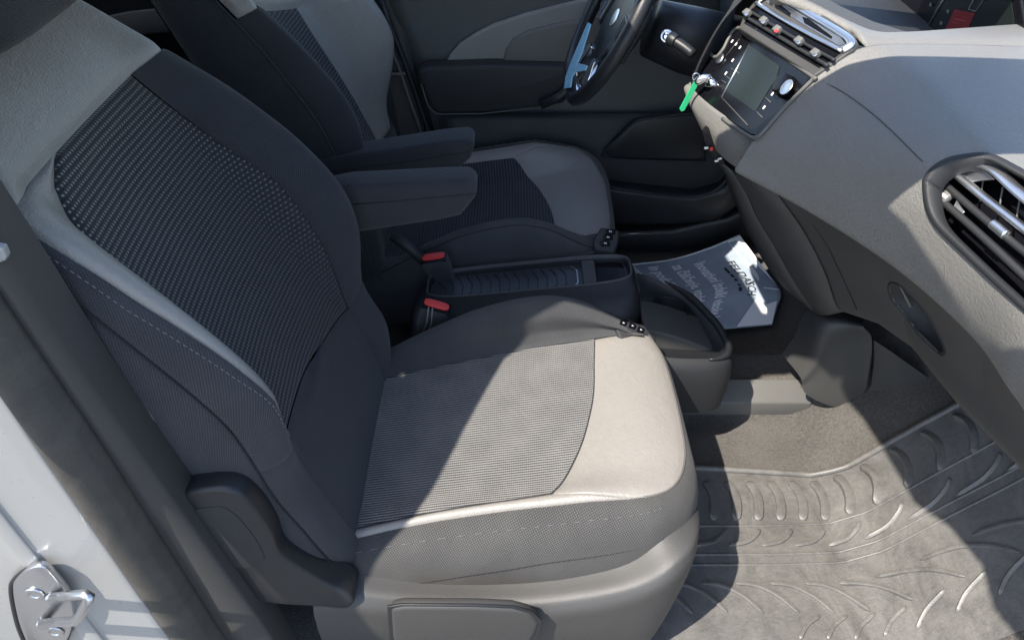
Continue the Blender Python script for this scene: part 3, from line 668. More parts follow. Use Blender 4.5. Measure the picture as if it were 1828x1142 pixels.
# ================================================================== PAPER MAT
pm=thing('paper_floor_mat','blue grey printed paper mat curling up on the driver footwell floor','paper mat',(.33,.4,.02))
Gp=[]
far=[(1085,474,.555),(1130,471,.552),(1200,462,.55),(1262,443,.55),(1320,418,.55)]
near=[(1130,600,.215),(1180,596,.215),(1240,592,.215),(1300,587,.22),(1378,580,.225)]
mid=[(1150,540,.36),(1190,530,.36),(1250,522,.36),(1320,512,.35),(1392,517,.325)]
for a,m_,b in zip(far,mid,near): Gp.append([P(a[0],a[1],y=a[2]),P((a[0]+m_[0])/2+(0 if a[0]<1300 else -4),(a[1]+m_[1])/2,y=(a[2]+m_[2])/2),P(m_[0],m_[1],y=m_[2]),P((m_[0]+b[0])/2+(0 if a[0]<1300 else 2),(m_[1]+b[1])/2,y=(m_[2]+b[2])/2),P(b[0],b[1],y=b[2])])
Gp=dense(np.array(Gp),40,40)      # axis0 rear->front, axis1 left->right for the driver
fixn(grid('sheet',Gp,M['paper'],pm,solid=.0008))
def pat(u,v,h=.0012):
    i=min(max(u,0),1)*38.99; j=min(max(v,0),1)*38.99; i0,j0=int(i),int(j); a,b=i-i0,j-j0
    q=Gp[i0,j0]*(1-a)*(1-b)+Gp[i0+1,j0]*a*(1-b)+Gp[i0,j0+1]*(1-a)*b+Gp[i0+1,j0+1]*a*b
    n=unit(np.cross(Gp[i0+1,j0]-Gp[i0,j0],Gp[i0,j0+1]-Gp[i0,j0])); n=n if n[2]>0 else -n
    return q+n*h
def fontmesh(txt,bold=0.):
    c=bpy.data.curves.new('t','FONT'); c.body=txt; c.resolution_u=2; c.offset=bold; o=bpy.data.objects.new('t',c); scene.collection.objects.link(o)
    dg=bpy.context.evaluated_depsgraph_get(); me=bpy.data.meshes.new_from_object(o.evaluated_get(dg)); V=[tuple(v.co) for v in me.vertices]; Fc=[tuple(p.vertices) for p in me.polygons]
    bpy.data.objects.remove(o); bpy.data.meshes.remove(me); return np.array(V),Fc
def text_on(txt,u0,v0,vw,hu,mat,parent,fn,bold=.0,name='lettering',h=.0012):
    V,Fc=fontmesh(txt,bold); w_=V[:,0].max(); V2=[fn(u0+q[1]*hu,v0+q[0]/w_*vw,h) for q in V]
    return obj(name,V2,Fc,mat,parent,smooth=False)
text_on('FELDASCH',.80,.20,.40,.075,M['ink'],pm,pat,.02)
_k=[(.26,.07),(.345,.04),(.40,.09),(.505,.05)]     # line too small to read in the photograph: plain ink strokes
V,Fc=join([([pat(.745,v0,.0012),pat(.765,v0,.0012),pat(.765,v0+w_,.0012),pat(.745,v0+w_,.0012)],[(0,1,2,3)]) for v0,w_ in _k]); obj('small_print',V,Fc,M['ink'],pm,smooth=False)
text_on('Inovativni izdelki visoke kakovosti',.60,.13,.98,.105,M['pale_ink'],pm,pat,.03)
text_on('za čiščenje, vzdrževanje',.46,.10,.72,.105,M['pale_ink'],pm,pat,.03)
text_on('in podaljšanje',.32,.07,.45,.105,M['pale_ink'],pm,pat,.03)
text_on('vozil',.19,.05,.16,.105,M['pale_ink'],pm,pat,.03)
tube('pale_border',[pat(u,.012,.001) for u in np.linspace(0.02,1,40)],.0035,M['paperedge'],pm,seg=6,rb=.0008)
obj('pale_corner',[pat(.90,.02,.001),pat(.999,.02,.001),pat(.999,.985,.001),pat(.80,.985,.001)]+[pat(.90,.5,.001),pat(.999,.5,.001)],[(0,1,5,4),(4,5,2,3)],M['paperedge'],pm,smooth=False)

# ================================================================== DASHBOARD
DB=thing('dashboard','taupe grained dashboard with air vents and touchscreen across the front of the cabin','dashboard',(.35,0,.4))
DY=[-.80,-.72,-.66,-.55,-.40,-.25,-.12]
DSEC={-.12:[(.22,.685),(.165,.69),(.170,.722),(.186,.759),(.218,.81),(.256,.865),(.31,.903),(.40,.912),(.70,.90),(1.0,.86)],
-.25:[(.30,.685),(.255,.69),(.247,.722),(.250,.765),(.268,.815),(.303,.858),(.355,.888),(.43,.900),(.70,.893),(1.0,.86)],
-.40:[(.38,.685),(.334,.69),(.321,.722),(.315,.765),(.314,.812),(.326,.852),(.365,.880),(.43,.890),(.70,.883),(1.0,.86)],
-.55:[(.41,.685),(.376,.69),(.360,.722),(.350,.765),(.349,.805),(.362,.842),(.39,.866),(.44,.879),(.7,.873),(1,.85)],
-.66:[(.415,.685),(.378,.69),(.360,.72),(.352,.76),(.352,.80),(.366,.835),(.395,.860),(.44,.872),(.7,.865),(1,.84)],
-.72:[(.42,.69),(.385,.695),(.372,.72),(.366,.76),(.367,.80),(.380,.832),(.41,.855),(.45,.866),(.7,.86),(1,.83)],
-.80:[(.48,.71),(.46,.72),(.45,.74),(.448,.77),(.45,.79),(.46,.81),(.48,.825),(.52,.83),(.7,.83),(1,.80)]}
GD=np.array([[A_(x,y,z) for x,z in DSEC[y]] for y in DY])
GDD=dense(GD,230,190)
VENT=[(1652,330),(1655,318),(1666,303),(1690,288),(1720,281),(1765,279),(1810,301),(1850,325),(1990,420),(2010,470),(2000,560),(1960,610),(1900,610),(1797,520),(1720,448),(1664,389)]
vpoly=[(u,v) for u,v in VENT]
def inset(poly,d):
    p=spl(np.array(poly,float),64,closed=True); t=np.roll(p,-1,0)-np.roll(p,1,0); n=np.stack([-t[:,1],t[:,0]],1); n/=np.linalg.norm(n,axis=1,keepdims=True)
    if np.mean(np.sum(n*(p.mean(0)-p),axis=1))<0: n=-n
    return [tuple(q) for q in p+n*d]
VCUT=inset(VENT,1.5)
def keepv(q):
    if q[0]<.27 or q[1]>-.33: return True
    return not inpoly(prj(q),VCUT)
def shrink(poly,f):
    c=np.mean(poly,0); return [tuple(c+(np.array(p)-c)*f) for p in poly]
fixn(grid('dash_pad',GDD,M['dash'],DB,keep=keepv,solid=.003))
# inner upper shelf of the pad beside the display well
te=[P(u,v,z=z) for u,v,z in ((1380,-22,.925),(1440,0,.925),(1500,30,.920),(1560,55,.912),(1620,57,.908),(1700,52,.904),(1828,43,.899),(1960,35,.895),(2080,28,.89))]
te=spl(te,50); rows=[]
for q in te:
    x=q[0]; zb=ip(x,[.2,.31,.40,.70,1],[.905,.906,.911,.90,.86]); yb=-.121 if x>.31 else q[1]-.02
    b=A_(max(x,.312) if q[1]<.0 else x+.0,yb,zb) ; 
    if q[1]>-.03 and x<.36: b=q+A_(.004,-.035,-.012)
    rows.append([b,(b+q)/2+A_(0,0,.002),q,q+A_(0,.006,-.004),q+A_(.004,.008,-.03)])
fixn(grid('dash_pad_shelf',rows,M['dash'],DB,solid=.003))
# seam from the panel corner to the vent
tube('pad_seam',[np.array(q)+A_(-.0012,0,.0012) for q in spl([P(1452,140,y=-.121)]+[GDD[int(ip(y,[-.80,-.72,-.66,-.55,-.40,-.25,-.12],[0,38.1,76.3,114.5,152.6,190.8,229]))][105] for y in (-.18,-.25,-.32,-.38)],24)],.0007,M['lower'],DB,seg=5)

from mathutils.bvhtree import BVHTree
def bvh_of(G):
    n,m=G.shape[:2]; return BVHTree.FromPolygons([Vector(q) for q in G.reshape(-1,3)],[(i*m+j,i*m+j+1,(i+1)*m+j+1,(i+1)*m+j) for i in range(n-1) for j in range(m-1)])
BV=bvh_of(GDD)
def onsurf(bv,u,v,off,fall):
    h=bv.ray_cast(Vector(CAM),Vector(dirpx(u,v)).normalized())
    if h[0] is None: return fall(u,v,off)
    n=np.array(h[1]); n=n if n@(CAM-np.array(h[0]))>0 else -n
    return np.array(h[0])+n*off
# ---- passenger air vent
va=A_(.341,-.419,.790); vl=unit(A_(.030,-.181,-.004)); vsn=unit(A_(.052,0,.080)); vn=unit(np.cross(vl,vsn)); vn=vn if vn[0]<0 else -vn
va=va+vn*.012
vpl=lambda off:(va+vn*off,vn)
VT=obj('air_vent',[tuple(P(u,v,pl=vpl(-.055))) for u,v in shrink(VENT,1.12)],[tuple(range(len(VENT)))],M['gloss'],DB,smooth=False,label='passenger side air vent with chrome bars')
fb=lambda u,v,o: P(u,v,pl=vpl(o))
vr=lambda f,o: spl([onsurf(BV,u,v,o,fb) for u,v in inset(VENT,f)],90,closed=True)
def sm3(a,k=3):
    for _ in range(k): a=(np.roll(a,1,0)+a*2+np.roll(a,-1,0))/4
    return a
Vo,V0,V1=sm3(vr(-7,-.0008),2),sm3(vr(-2,.0042),2),sm3(vr(9,.0032),2); V2=V1-vn*.03
cl=lambda a: np.vstack([a,a[:1]])
fixn(grid('bezel',np.array([cl(Vo),cl(V0),cl(V0*.5+V1*.5+vn*.001),cl(V1),cl(V2)]),M['blackm'],VT))
def pbar(name,px,off,r,mat,parent,rb=None,pl=vpl,seg=10): return tube(name,spl([P(u,v,pl=pl(o)) for (u,v),o in zip(px,off)],30),r,mat,parent,seg=seg,rb=rb)
# chrome hoop
pbar('chrome_bar',[(1697,302),(1715,293),(1742,290),(1775,303),(1828,350),(1960,453)],[-.002]*6,.0078,M['chrome'],VT,rb=.003)
pbar('chrome_bar',[(1692,300),(1720,322),(1760,355),(1828,408),(1940,500)],[-.004]*5,.0066,M['chrome'],VT,rb=.0045)
prism('chrome_plate',[P(u,v,pl=vpl(-.008)) for u,v in ((1700,300),(1722,294),(1745,295),(1768,312),(1775,320),(1752,322),(1735,325))],-vn*.003,M['chrome'],VT,bevel=.001)
for k,(u,v) in enumerate(((1757,318),(1790,342),(1820,365),(1850,388))): 
    tube('vane',[P(u,v-8,pl=vpl(-.02)),P(u-8,v+42,pl=vpl(-.03))],.0012,M['grey'],VT,seg=6)
pbar('louvre',[(1674,318),(1710,350),(1760,393),(1828,449),(1920,520)],[-.010]*5,.0048,M['blackm'],VT)
pbar('louvre',[(1672,352),(1712,385),(1760,428),(1828,492),(1900,560)],[-.014]*5,.0050,M['blackm'],VT)
kb=pbar('louvre_tab',[(1772,400),(1782,408),(1796,420)],[-.006]*3,.0065,M['chrome'],VT)
ex=unit(P(1700,362,pl=vpl(0))-P(1672,338,pl=vpl(0))); ey=np.cross(vn,ex)
box('thumb_wheel',P(1685,349,pl=vpl(-.012)),ex*.0115,ey*.0075,vn*.005,M['grey'],VT,bevel=.003,smooth=True)
box('thumb_mark',P(1685,349,pl=vpl(-.0065)),ex*.006,ey*.0022,vn*.0006,M['white'],VT,bevel=.0003)
prism('vent_blade',[P(u,v,pl=vpl(-.016)) for u,v in ((1700,372),(1708,356),(1722,378),(1715,384))],-vn*.002,M['chrome'],VT,bevel=.0005)

# ---- centre touchscreen panel
q1,q2,q3=P(1448,138,y=-.12),P(1350,242,y=-.12),P(1240,160,y=.14)
cn_=unit(np.cross(q3-q2,q1-q2)); cn_=cn_ if cn_[0]<0 else -cn_
cpl=lambda off:(q2+cn_*off,cn_)
def cp(u,v,off=0): return P(u,v,pl=cpl(off))
PX=[(1448,138),(1400,190),(1362,232),(1350,243),(1338,240),(1300,214),(1262,186),(1236,160),(1236,128),(1262,104),(1272,97),(1290,82),(1318,52),(1380,92)]
CP=prism('touchscreen_panel',[cp(u,v,.002) for u,v in PX],-cn_*.03,M['gloss'],DB,bevel=.002,label='glossy black touchscreen panel in the middle of the dash')
tube('panel_trim',spl([cp(u,v,.002) for u,v in ((1268,97),(1278,102),(1290,90),(1319,50),(1384,93),(1450,137),(1448,145),(1400,193),(1364,234),(1350,245),(1335,242),(1290,212))],90),.0034,M['rail'],CP,seg=8)
prism('display_glass',[cp(u,v,.003) for u,v in ((1337,80),(1392,118),(1386,138),(1348,200),(1305,170),(1292,158))],-cn_*.001,M['screen'],CP,bevel=.0004)
tube('screen_edge',[cp(1338,80,.003),cp(1288,174,.003)],.0014,M['chrome'],CP,seg=6)
tube('screen_edge',[cp(1288,174,.003),cp(1335,224,.003)],.0012,M['lower'],CP,seg=6)
kx=unit(cp(1410,150)-cp(1400,150))
disc('volume_knob',cp(1404,156,.003),cn_,.017,.02,M['gloss'],CP,prof=[(.019,0),(.018,.006),(.0165,.016),(.015,.018)])
disc('knob_face',cp(1404,156,.0215),cn_,.013,.001,M['chrome'],CP,prof=[(.0135,0),(.0125,.0012),(.011,.0006)])
def dash_(a,b,r=.0006,mat='white'): tube('marking',[cp(*a,.0032),cp(*b,.0032)],r,M[mat],CP,seg=5)
for a,b in (((1385,151),(1389,157)),((1366,174),(1376,183)),((1350,199),(1361,210)),((1296,100),(1320,70)),((1305,122),(1320,131)),((1293,134),(1306,143)),((1288,143),(1296,148))): dash_(a,b,.0007 if a[0]>1330 else .0005,'grey')
for (u,v) in ((1307,74),(1314,79),(1321,85),(1308,108),(1296,131),(1379,168),(1364,192)):
    c=cp(u,v,.0032); e1=unit(cp(u+6,v+4)-cp(u,v)); e2=np.cross(cn_,e1); box('icon',c,e1*.0022,e2*.0030,cn_*.0003,M['white'],CP,bevel=0)
disc('push_button',cp(1286,106,.003),cn_,.010,.003,M['chrome'],CP,prof=[(.0105,0),(.010,.003),(.009,.0035)])
# lower taupe strip under the panel
lo=spl([P(u,v,y=y) for u,v,y in ((1352,246,-.121),(1336,244,-.09),(1300,218,-.03),(1262,190,.05),(1236,166,.13),(1228,150,.17))],40)
lb=spl([P(u,v,y=y) for u,v,y in ((1372,334,-.121),(1335,312,-.09),(1295,285,-.03),(1262,245,.05),(1240,200,.12),(1230,170,.165))],40)
rows=[[a+A_(.004,0,.004),a,a*.75+b*.25+A_(-.006,0,.003),a*.5+b*.5+A_(-.010,0,.002),a*.2+b*.8+A_(-.006,0,0),b,b+A_(.03,0,-.004)] for a,b in zip(lo,lb)]
fixn(grid('dash_chin',np.array([spl(r,16) for r in rows]),M['dash'],DB,solid=.003))
# small sockets under the chin
sk_=prism('socket_strip',[P(u,v,y=.0) for u,v in ((1252,232),(1262,240),(1296,292),(1290,296),(1262,268))],(.012,.02,0),M['gloss'],DB,bevel=.001)
box('red_light',P(1270,266,y=-.004),A_(.0025,0,0),A_(0,.002,0),A_(0,0,.003),M['red'],sk_,bevel=.0005)
for u,v in ((1261,264),(1279,287),(1285,283)): box('socket_tab',P(u,v,y=-.004),A_(.0035,0,.001),A_(0,.002,0),A_(-.001,0,.0018),M['chrome'],sk_,bevel=.0005)

# ---- centre vents
w1=P(1460,118,y=-.11); w2=P(1525,75,y=-.11); w3=P(1318,52,y=.12); wn=unit(np.cross(w2-w1,w3-w1)); wn=wn if wn[0]<0 else -wn
wpl=lambda off:(w1+wn*off,wn)
wp=lambda u,v,o=0: P(u,v,pl=wpl(o))
BX=[(1318,50),(1330,22),(1345,4),(1362,-10),(1400,-12),(1440,8),(1500,44),(1524,62),(1530,74),(1522,88),(1490,112),(1452,136)]
CVT=prism('centre_vent',[wp(u,v,.002) for u,v in BX],-wn*.03,M['lower'],DB,bevel=.003,label='centre air vent block with chrome surround above the touchscreen')
prism('vent_cavity',[wp(u,v,.0026) for u,v in ((1328,42),(1340,18),(1352,8),(1504,92),(1490,104),(1462,122))],-wn*.003,M['gloss'],CVT,bevel=.0005)
pbar('chrome_bar',[(1352,4),(1372,-6),(1402,0),(1450,28),(1500,58),(1516,70),(1518,80),(1503,90)],[.006]*8,.0062,M['chrome'],CVT,pl=wpl,rb=.003)
pbar('chrome_bar',[(1350,6),(1400,36),(1450,64),(1503,91)],[.006]*4,.0050,M['chrome'],CVT,pl=wpl,rb=.003)
prism('vent_slot',[wp(u,v,.0036) for u,v in ((1380,4),(1390,6),(1412,24),(1410,30),(1384,14))],-wn*.001,M['gloss'],CVT,bevel=0)
prism('vent_slot',[wp(u,v,.0036) for u,v in ((1432,30),(1444,34),(1486,66),(1484,70),(1436,42))],-wn*.001,M['gloss'],CVT,bevel=0)
prism('chrome_infill',[wp(u,v,.0034) for u,v in ((1366,2),(1384,-2),(1500,66),(1508,78),(1498,82))],-wn*.001,M['chrome'],CVT,bevel=0)
pbar('louvre',[(1330,30),(1380,60),(1430,90),(1478,118)],[.008]*4,.0030,M['blackm'],CVT,pl=wpl)
pbar('louvre',[(1338,20),(1400,58),(1450,86),(1490,108)],[.008]*4,.0026,M['blackm'],CVT,pl=wpl)
ex=unit(wp(1440,80)-wp(1420,68)); ey=np.cross(wn,ex)
for i,(u,v,m_) in enumerate(((1334,24,'grey'),(1364,38,'chrome'),(1388,54,'grey'),(1427,74,'chrome'),(1456,96,'grey'))):
    kb=box('vent_tab',wp(u,v,.012),ex*.0075,ey*.006,wn*.006,M['grey'],CVT,bevel=.002,smooth=True)
    box('tab_face',wp(u-2,v+2,.0185),ex*.004,ey*.0028,wn*.0008,M['red' if i==2 else 'chrome'],kb,bevel=.0004)

# ---- lower dash, glovebox
def Lx(y): return ip(y,[-.80,-.66,-.5,-.4,-.3,-.2,-.12],[.42,.378,.371,.334,.284,.226,.165])
def gbx(y): return ip(y,[-.8,-.62,-.45,-.31,-.24,-.16],[.49,.485,.472,.460,.428,.395])
def gbz(y): return ip(y,[-.8,-.62,-.45,-.31,-.24,-.16],[.51,.50,.47,.46,.455,.42])
HP=[(1586,508),(1602,506),(1630,532),(1660,570),(1682,612),(1686,630),(1676,630),(1640,596),(1610,556),(1590,530)]
rows=[]
for y in np.linspace(-.78,-.155,110):
    a=A_(Lx(y)+.028,y,.687); b=A_(gbx(y),y,gbz(y)); m1=a*.66+b*.34+A_(.014,0,.0); m2=a*.33+b*.67+A_(.016,0,0)
    rows.append(spl([a+A_(.02,0,.01),a,m1,m2,b+A_(.002,0,.008),b+A_(.02,0,-.004),b+A_(.08,0,-.002)],80))
rows=np.array(rows)
fixn(grid('glovebox_lid',rows,M['lower'],DB,keep=lambda q: not inpoly(prj(q),HP),solid=.004))
hp3=[]
BG=bvh_of(rows)
def gsurf(u,v,off): return onsurf(BG,u,v,-off,lambda a,b,o:P(a,b,y=-.45))
h0=np.array([gsurf(u,v,-.002) for u,v in HP]); h0=spl(h0,40,closed=True); cc=h0.mean(0)
fixn(grid('handle_recess',np.array([cl(cc+(h0-cc)*1.05+A_(.003,0,0)),cl(h0),cl(h0*.97+cc*.03+A_(.004,0,0)),cl(h0*.9+cc*.1+A_(.045,0,.01)),cl(h0*.02+cc*.98+A_(.05,0,.01))]),M['blackm'],DB))
tube('lid_gap',[gsurf(u,v,-.0004) for u,v in ((1452,402),(1478,440),(1506,500),(1530,552))],.0011,M['black'],DB,seg=6)
tube('latch',[gsurf(1592,512,.012),gsurf(1604,530,.010),gsurf(1616,552,.010)],[.0012,.0018,.0035],M['grey'],DB,seg=8)
# centre leg
Lp=[(1262,262),(1290,300),(1310,350),(1340,420),(1390,500),(1460,562)]; Cp_=[(1310,306),(1335,345),(1352,384),(1385,440),(1425,510),(1462,562)]
Ll=spl([P(u,v,y=.05) for u,v in Lp],30); Lc=spl([P(u,v,y=-.02) for u,v in Cp_],30)
r0=rows[-1]; idx=np.linspace(12,68,30).astype(int); Lr=np.array([r0[i] for i in idx])
fixn(grid('centre_leg_side',np.array([[a+A_(.05,.02,0),a,a*.5+b*.5+A_(-.004,0,0),b] for a,b in zip(Ll,Lc)]),M['lower'],DB,solid=.003))
fixn(grid('centre_leg',np.array([[a,a*.92+b*.08+A_(-.002,0,0),a*.5+b*.5+A_(-.004,0,-.004),b] for a,b in zip(Lc,Lr)]),M['lower'],DB,solid=.003))
# ---- display well and display
wl=thing('display_binnacle','black display screen with a red notice standing behind the dash pad','display',(.62,.15,.75))
def dp(u,v,o=0): return P(u,v,x=.62-o)
prism('display_housing',[dp(u,v) for u,v in ((1566,-8),(1622,60),(1832,60),(1812,-60),(1560,-60))],(.03,0,0),M['gloss'],wl,bevel=.003)
prism('display_glass',[dp(u,v,.002) for u,v in ((1690,-40),(1652,62),(1812,56),(1800,-40))],(.001,0,0),M['screen'],wl,bevel=0)
tube('display_edge',[dp(1655,51,.003),dp(1684,0,.003),dp(1700,-28,.003)],.0022,M['chrome'],wl,seg=6)
prism('red_notice',[dp(u,v,.003) for u,v in ((1704,17),(1740,24),(1726,56),(1684,60))],(.0006,0,0),m_simple('red_notice_print',(.16,.012,.014),.35),wl,bevel=0)
tube('notice_outline',[dp(u,v,.003) for u,v in ((1741,-6),(1729,17),(1742,21),(1756,0),(1762,-10))],.0012,M['grey'],wl,seg=5)
for u,v in ((1692,21),(1680,42),(1661,9)): box('notice_icon',dp(u,v,.003),A_(.0004,0,0),A_(0,.004,0),A_(0,0,.003),M['grey'],wl,bevel=0)
V,Fc=join([prism_geo([dp(u+a,v+b,.0036) for a,b in ((0,0),(w_,w_*.22),(w_-1,w_*.22+2),(-1,2))],(.0003,0,0)) for u,v,w_ in ((1703,33,20),(1700,39,11))]); obj('notice_print',V,Fc,m_simple('faded_print',(.3,.05,.05),.4),wl,smooth=False)
prism('well_floor',[A_(.30,.02,.84),A_(.66,-.02,.80),A_(.66,.70,.80),A_(.26,.70,.84)],(0,0,-.01),M['blackm'],wl,bevel=.002)
prism('well_lip',[P(u,v,z=.90) for u,v in ((1462,-12),(1500,10),(1560,38),(1625,58),(1560,58),(1490,30),(1440,2))],(0,0,-.01),M['lower'],wl,bevel=.003)
prism('scuttle',[A_(.66,-.60,.895),A_(1.05,-.60,.86),A_(1.05,.72,.86),A_(.66,.72,.90)],(0,0,-.02),M['blackm'],wl,bevel=.003)
# driver side of the dash, dark
dd=thing('driver_dash','dark lower dash and steering column shroud behind the steering wheel','dash panel',(.3,.4,.5))
ds=[[(.20,.15,.90),(.16,.15,.84),(.13,.15,.74),(.15,.15,.66),(.26,.15,.50),(.36,.15,.40)],[(.24,.22,.93),(.20,.22,.86),(.19,.22,.76),(.22,.22,.62),(.32,.22,.50),(.42,.22,.42)],[(.30,.38,.98),(.26,.38,.88),(.25,.38,.76),(.27,.38,.62),(.36,.38,.52),(.45,.38,.44)],[(.30,.56,.96),(.27,.56,.86),(.27,.56,.74),(.30,.56,.62),(.38,.56,.52),(.46,.56,.44)],[(.32,.70,.92),(.30,.70,.84),(.30,.70,.74),(.32,.70,.62),(.40,.70,.52),(.48,.70,.44)]]
fixn(grid('dash_face',dense(np.array(ds,float),30,30),M['blackm'],dd,solid=.004))
tube('column_shroud',[A_(.30,.38,.70),A_(.16,.38,.735),A_(.08,.38,.76)],[.075,.07,.06],M['black'],dd,seg=20)
sk2=tube('wiper_stalk',spl([P(1238,98,y=.22),P(1220,84,y=.235),P(1203,73,y=.25)],8),.0105,M['black'],dd,seg=16)
disc('stalk_collar',P(1202,72,y=.25),P(1185,62,y=.27)-P(1203,73,y=.25),.013,.012,M['black'],sk2,prof=[(.0125,-.008),(.0135,0),(.0135,.010)])
disc('stalk_cap',P(1190,65,y=.256),CAM-P(1190,65,y=.256),.012,.004,M['brightchrome'],sk2,prof=[(.013,0),(.013,.003),(.0095,.004),(.009,.002),(.0085,.0045),(.004,.006)])

# ================================================================== STEERING WHEEL
sw_c=A_(-.008,.385,.785); rk=math.radians(27); su=A_(math.sin(rk),0,math.cos(rk)); sy=A_(0,-1,0); sn=unit(np.cross(su,sy)); sn=sn if sn[0]<0 else -sn
SW=thing('steering_wheel','black leather steering wheel with gloss silver trim on the far side','steering wheel',sw_c)
def swp(a,b,c=0): return sw_c+sy*a+su*b+sn*c
rim=[swp(.188*math.cos(t),max(.188*math.sin(t),-.166-.008*math.cos(t)**2),0) for t in np.linspace(0,2*math.pi,72,endpoint=False)]
tube('rim',rim,.0165,M['black'],SW,seg=16,closed=True,rb=.0155)
for k in (14,22,50,58): pass
hub=spl([swp(a,b,-.01) for a,b in ((-.09,.06),(0,.075),(.09,.06),(.10,0),(.075,-.06),(.04,-.10),(-.04,-.10),(-.075,-.06),(-.10,0))],48,closed=True)
prism('hub',hub,sn*-.045,M['black'],SW,bevel=.012,smooth=True,seg=3)
for s in (-1,1):
    prism('spoke',[swp(s*a,b,-.006) for a,b in ((.08,.045),(.178,.030),(.180,-.03),(.08,-.05))],sn*-.02,M['black'],SW,bevel=.006,smooth=True)
    sp=prism('control_pad',[swp(s*a,b,-.003) for a,b in ((.085,.036),(.150,.028),(.150,-.028),(.085,-.040))],sn*-.006,m_simple('gloss_grey_pad',(.10,.11,.115),.15,0,.5),SW,bevel=.002)
    if s>0: text_on('E',0,0,1,1,M['ink'],sp,lambda u,v,h:swp(s*.10+.018*v,-.012+u*.03,-.0018),0,'icon')
    prism('lower_trim',[swp(s*a,b,-.004) for a,b in ((.030,-.085),(.060,-.085),(.100,-.135),(.085,-.150),(.045,-.150))],sn*-.012,M['brightchrome'],SW,bevel=.003)
prism('lower_trim',[swp(a,b,.004) for a,b in ((-.10,-.150),(.10,-.150),(.09,-.166),(-.09,-.166))],sn*-.012,M['brightchrome'],SW,bevel=.003)
prism('blue_reflection',[P(u,v,pl=(sw_c+sn*.022,sn)) for u,v in ((1049,40),(1054,43),(1039,92),(1030,112),(1048,117),(1044,126),(1026,129),(1021,136),(1018,156),(1006,158),(1009,138),(1016,118),(1030,84))],-sn*.003,m_simple('blue_reflection_paint',(.36,.72,.90),.25,0,.5),SW,bevel=.0008)  # sky reflection on the wheel trim, painted as a blue strip
disc('airbag_badge',swp(0,0,-.010),sn,.02,.002,M['chrome'],SW)
# ================================================================== KEY
KY=thing('car_key','chrome car key in the ignition with a bright green tag','key',P(1262,145,y=.095))
tube('key_barrel',[P(1292,160,y=.085),P(1275,150,y=.093),P(1262,145,y=.095)],[.006,.009,.010],M['brightchrome'],KY,seg=14)
superell('key_head',P(1255,142,y=.098),A_(.016,-.004,.006),A_(.004,.006,0),A_(-.003,0,.009),.8,M['brightchrome'],KY,20,12)
tube('ring',[P(1243+7*math.cos(t),138+7*math.sin(t),y=.098) for t in np.linspace(0,2*math.pi,20,endpoint=False)],.0014,M['brightchrome'],KY,seg=6,closed=True)
prism('green_tag',[P(u,v,y=.097) for u,v in ((1240,144),(1249,147),(1222,198),(1216,200),(1213,195))],(0,.003,0),M['green'],KY,bevel=.0008)
prism('key_tab',[P(u,v,y=.080) for u,v in ((1278,164),(1286,160),(1282,183),(1278,180))],(0,.003,0),M['green'],KY,bevel=.0006)

# ================================================================== DRIVER DOOR
DD=thing('driver_door','dark grey driver door panel with cloth insert and armrest on the far side','car door',(.1,.72,.05))
gx=np.linspace(-.50,1.0,40); gz=np.linspace(.0,.80,30)
rearx=lambda z: ip(z,[0,.335,.53,.72,1],[-.41,-.435,-.472,-.532,-.60])
fixn(grid('door_panel',[[A_(max(rearx(z),rearx(z)+(x+.5)),.705+.015*math.sin(z*4),z) for z in gz] for x in gx],M['doorgrey'],DD,solid=.004))
rprism('cloth_insert',[(793,119),(803,100),(820,80),(850,60),(880,45),(940,25),(1010,8),(1090,-12),(1140,-12),(1110,40),(1050,112),(990,119)],.690,.02,M['doorcloth'],DD,bevel=.008)
rprism('handle_pocket',[(897,116),(902,92),(915,72),(940,57),(985,45),(1040,36),(1085,24),(1080,60),(1045,114),(985,122),(920,121)],.680,.02,M['grey'],DD,bevel=.008)
rprism('armrest',[(744,132),(760,122),(880,118),(1015,121),(1050,112),(1060,118),(1005,186),(960,192),(860,202),(790,205),(774,198),(764,180)],.640,.06,M['blackm'],DD,bevel=.014)
tube('armrest_edge',[P(u,v,y=.645) for u,v in ((752,150),(764,190),(778,204),(860,203),(950,194))],.002,M['doorgrey'],DD,seg=6)
tube('pull_handle',[P(u,v,y=.62) for u,v in ((1060,108),(1030,145),(1000,172),(965,188))],.012,M['black'],DD,seg=10)
fixn(grid('lower_panel',[[A_(x,.66-.02*math.sin(math.pi*min(1,t*1.2))+.03*(1-t)**2,.42-.40*t) for t in np.linspace(0,1,20)] for x in np.linspace(-.42,.9,30)],M['blackm'],DD,solid=.004))
SPK=[(1078,272),(1100,250),(1132,220),(1160,212),(1240,203),(1262,215),(1260,280),(1240,288),(1095,284)]
fixn(rprism('speaker_cover',SPK,.642,.03,M['black'],DD,bevel=.006))
tube('speaker_edge',spl([P(u,v,y=.640) for u,v in SPK],60,closed=True),.0028,M['blackm'],DD,seg=8,closed=True)
rprism('door_bin',[(1060,330),(1110,338),(1180,346),(1240,352),(1290,340),(1318,300),(1340,250),(1350,300),(1318,370),(1280,398),(1200,404),(1060,404)],.600,.06,M['black'],DD,bevel=.014)
tube('bin_lip',spl([P(u,v,y=.598) for u,v in ((1090,336),(1150,344),(1220,352),(1265,346),(1296,322),(1316,284))],30),.004,M['blackm'],DD,seg=8)
SL=thing('far_door_sill','black plastic sill below the driver door','sill',(.3,.62,.05))
prism('sill_cover',[P(u,v,y=.60) for u,v in ((1020,416),(1110,416),(1200,412),(1300,390),(1420,330),(1500,330),(1500,420),(1320,440),(1200,450),(1020,452))],(0,.06,0),M['black'],SL,bevel=.012,smooth=True,seg=3)
tube('sill_strip',[P(1100,418,y=.598),P(1168,416,y=.598)],.0012,M['chrome'],SL,seg=6)
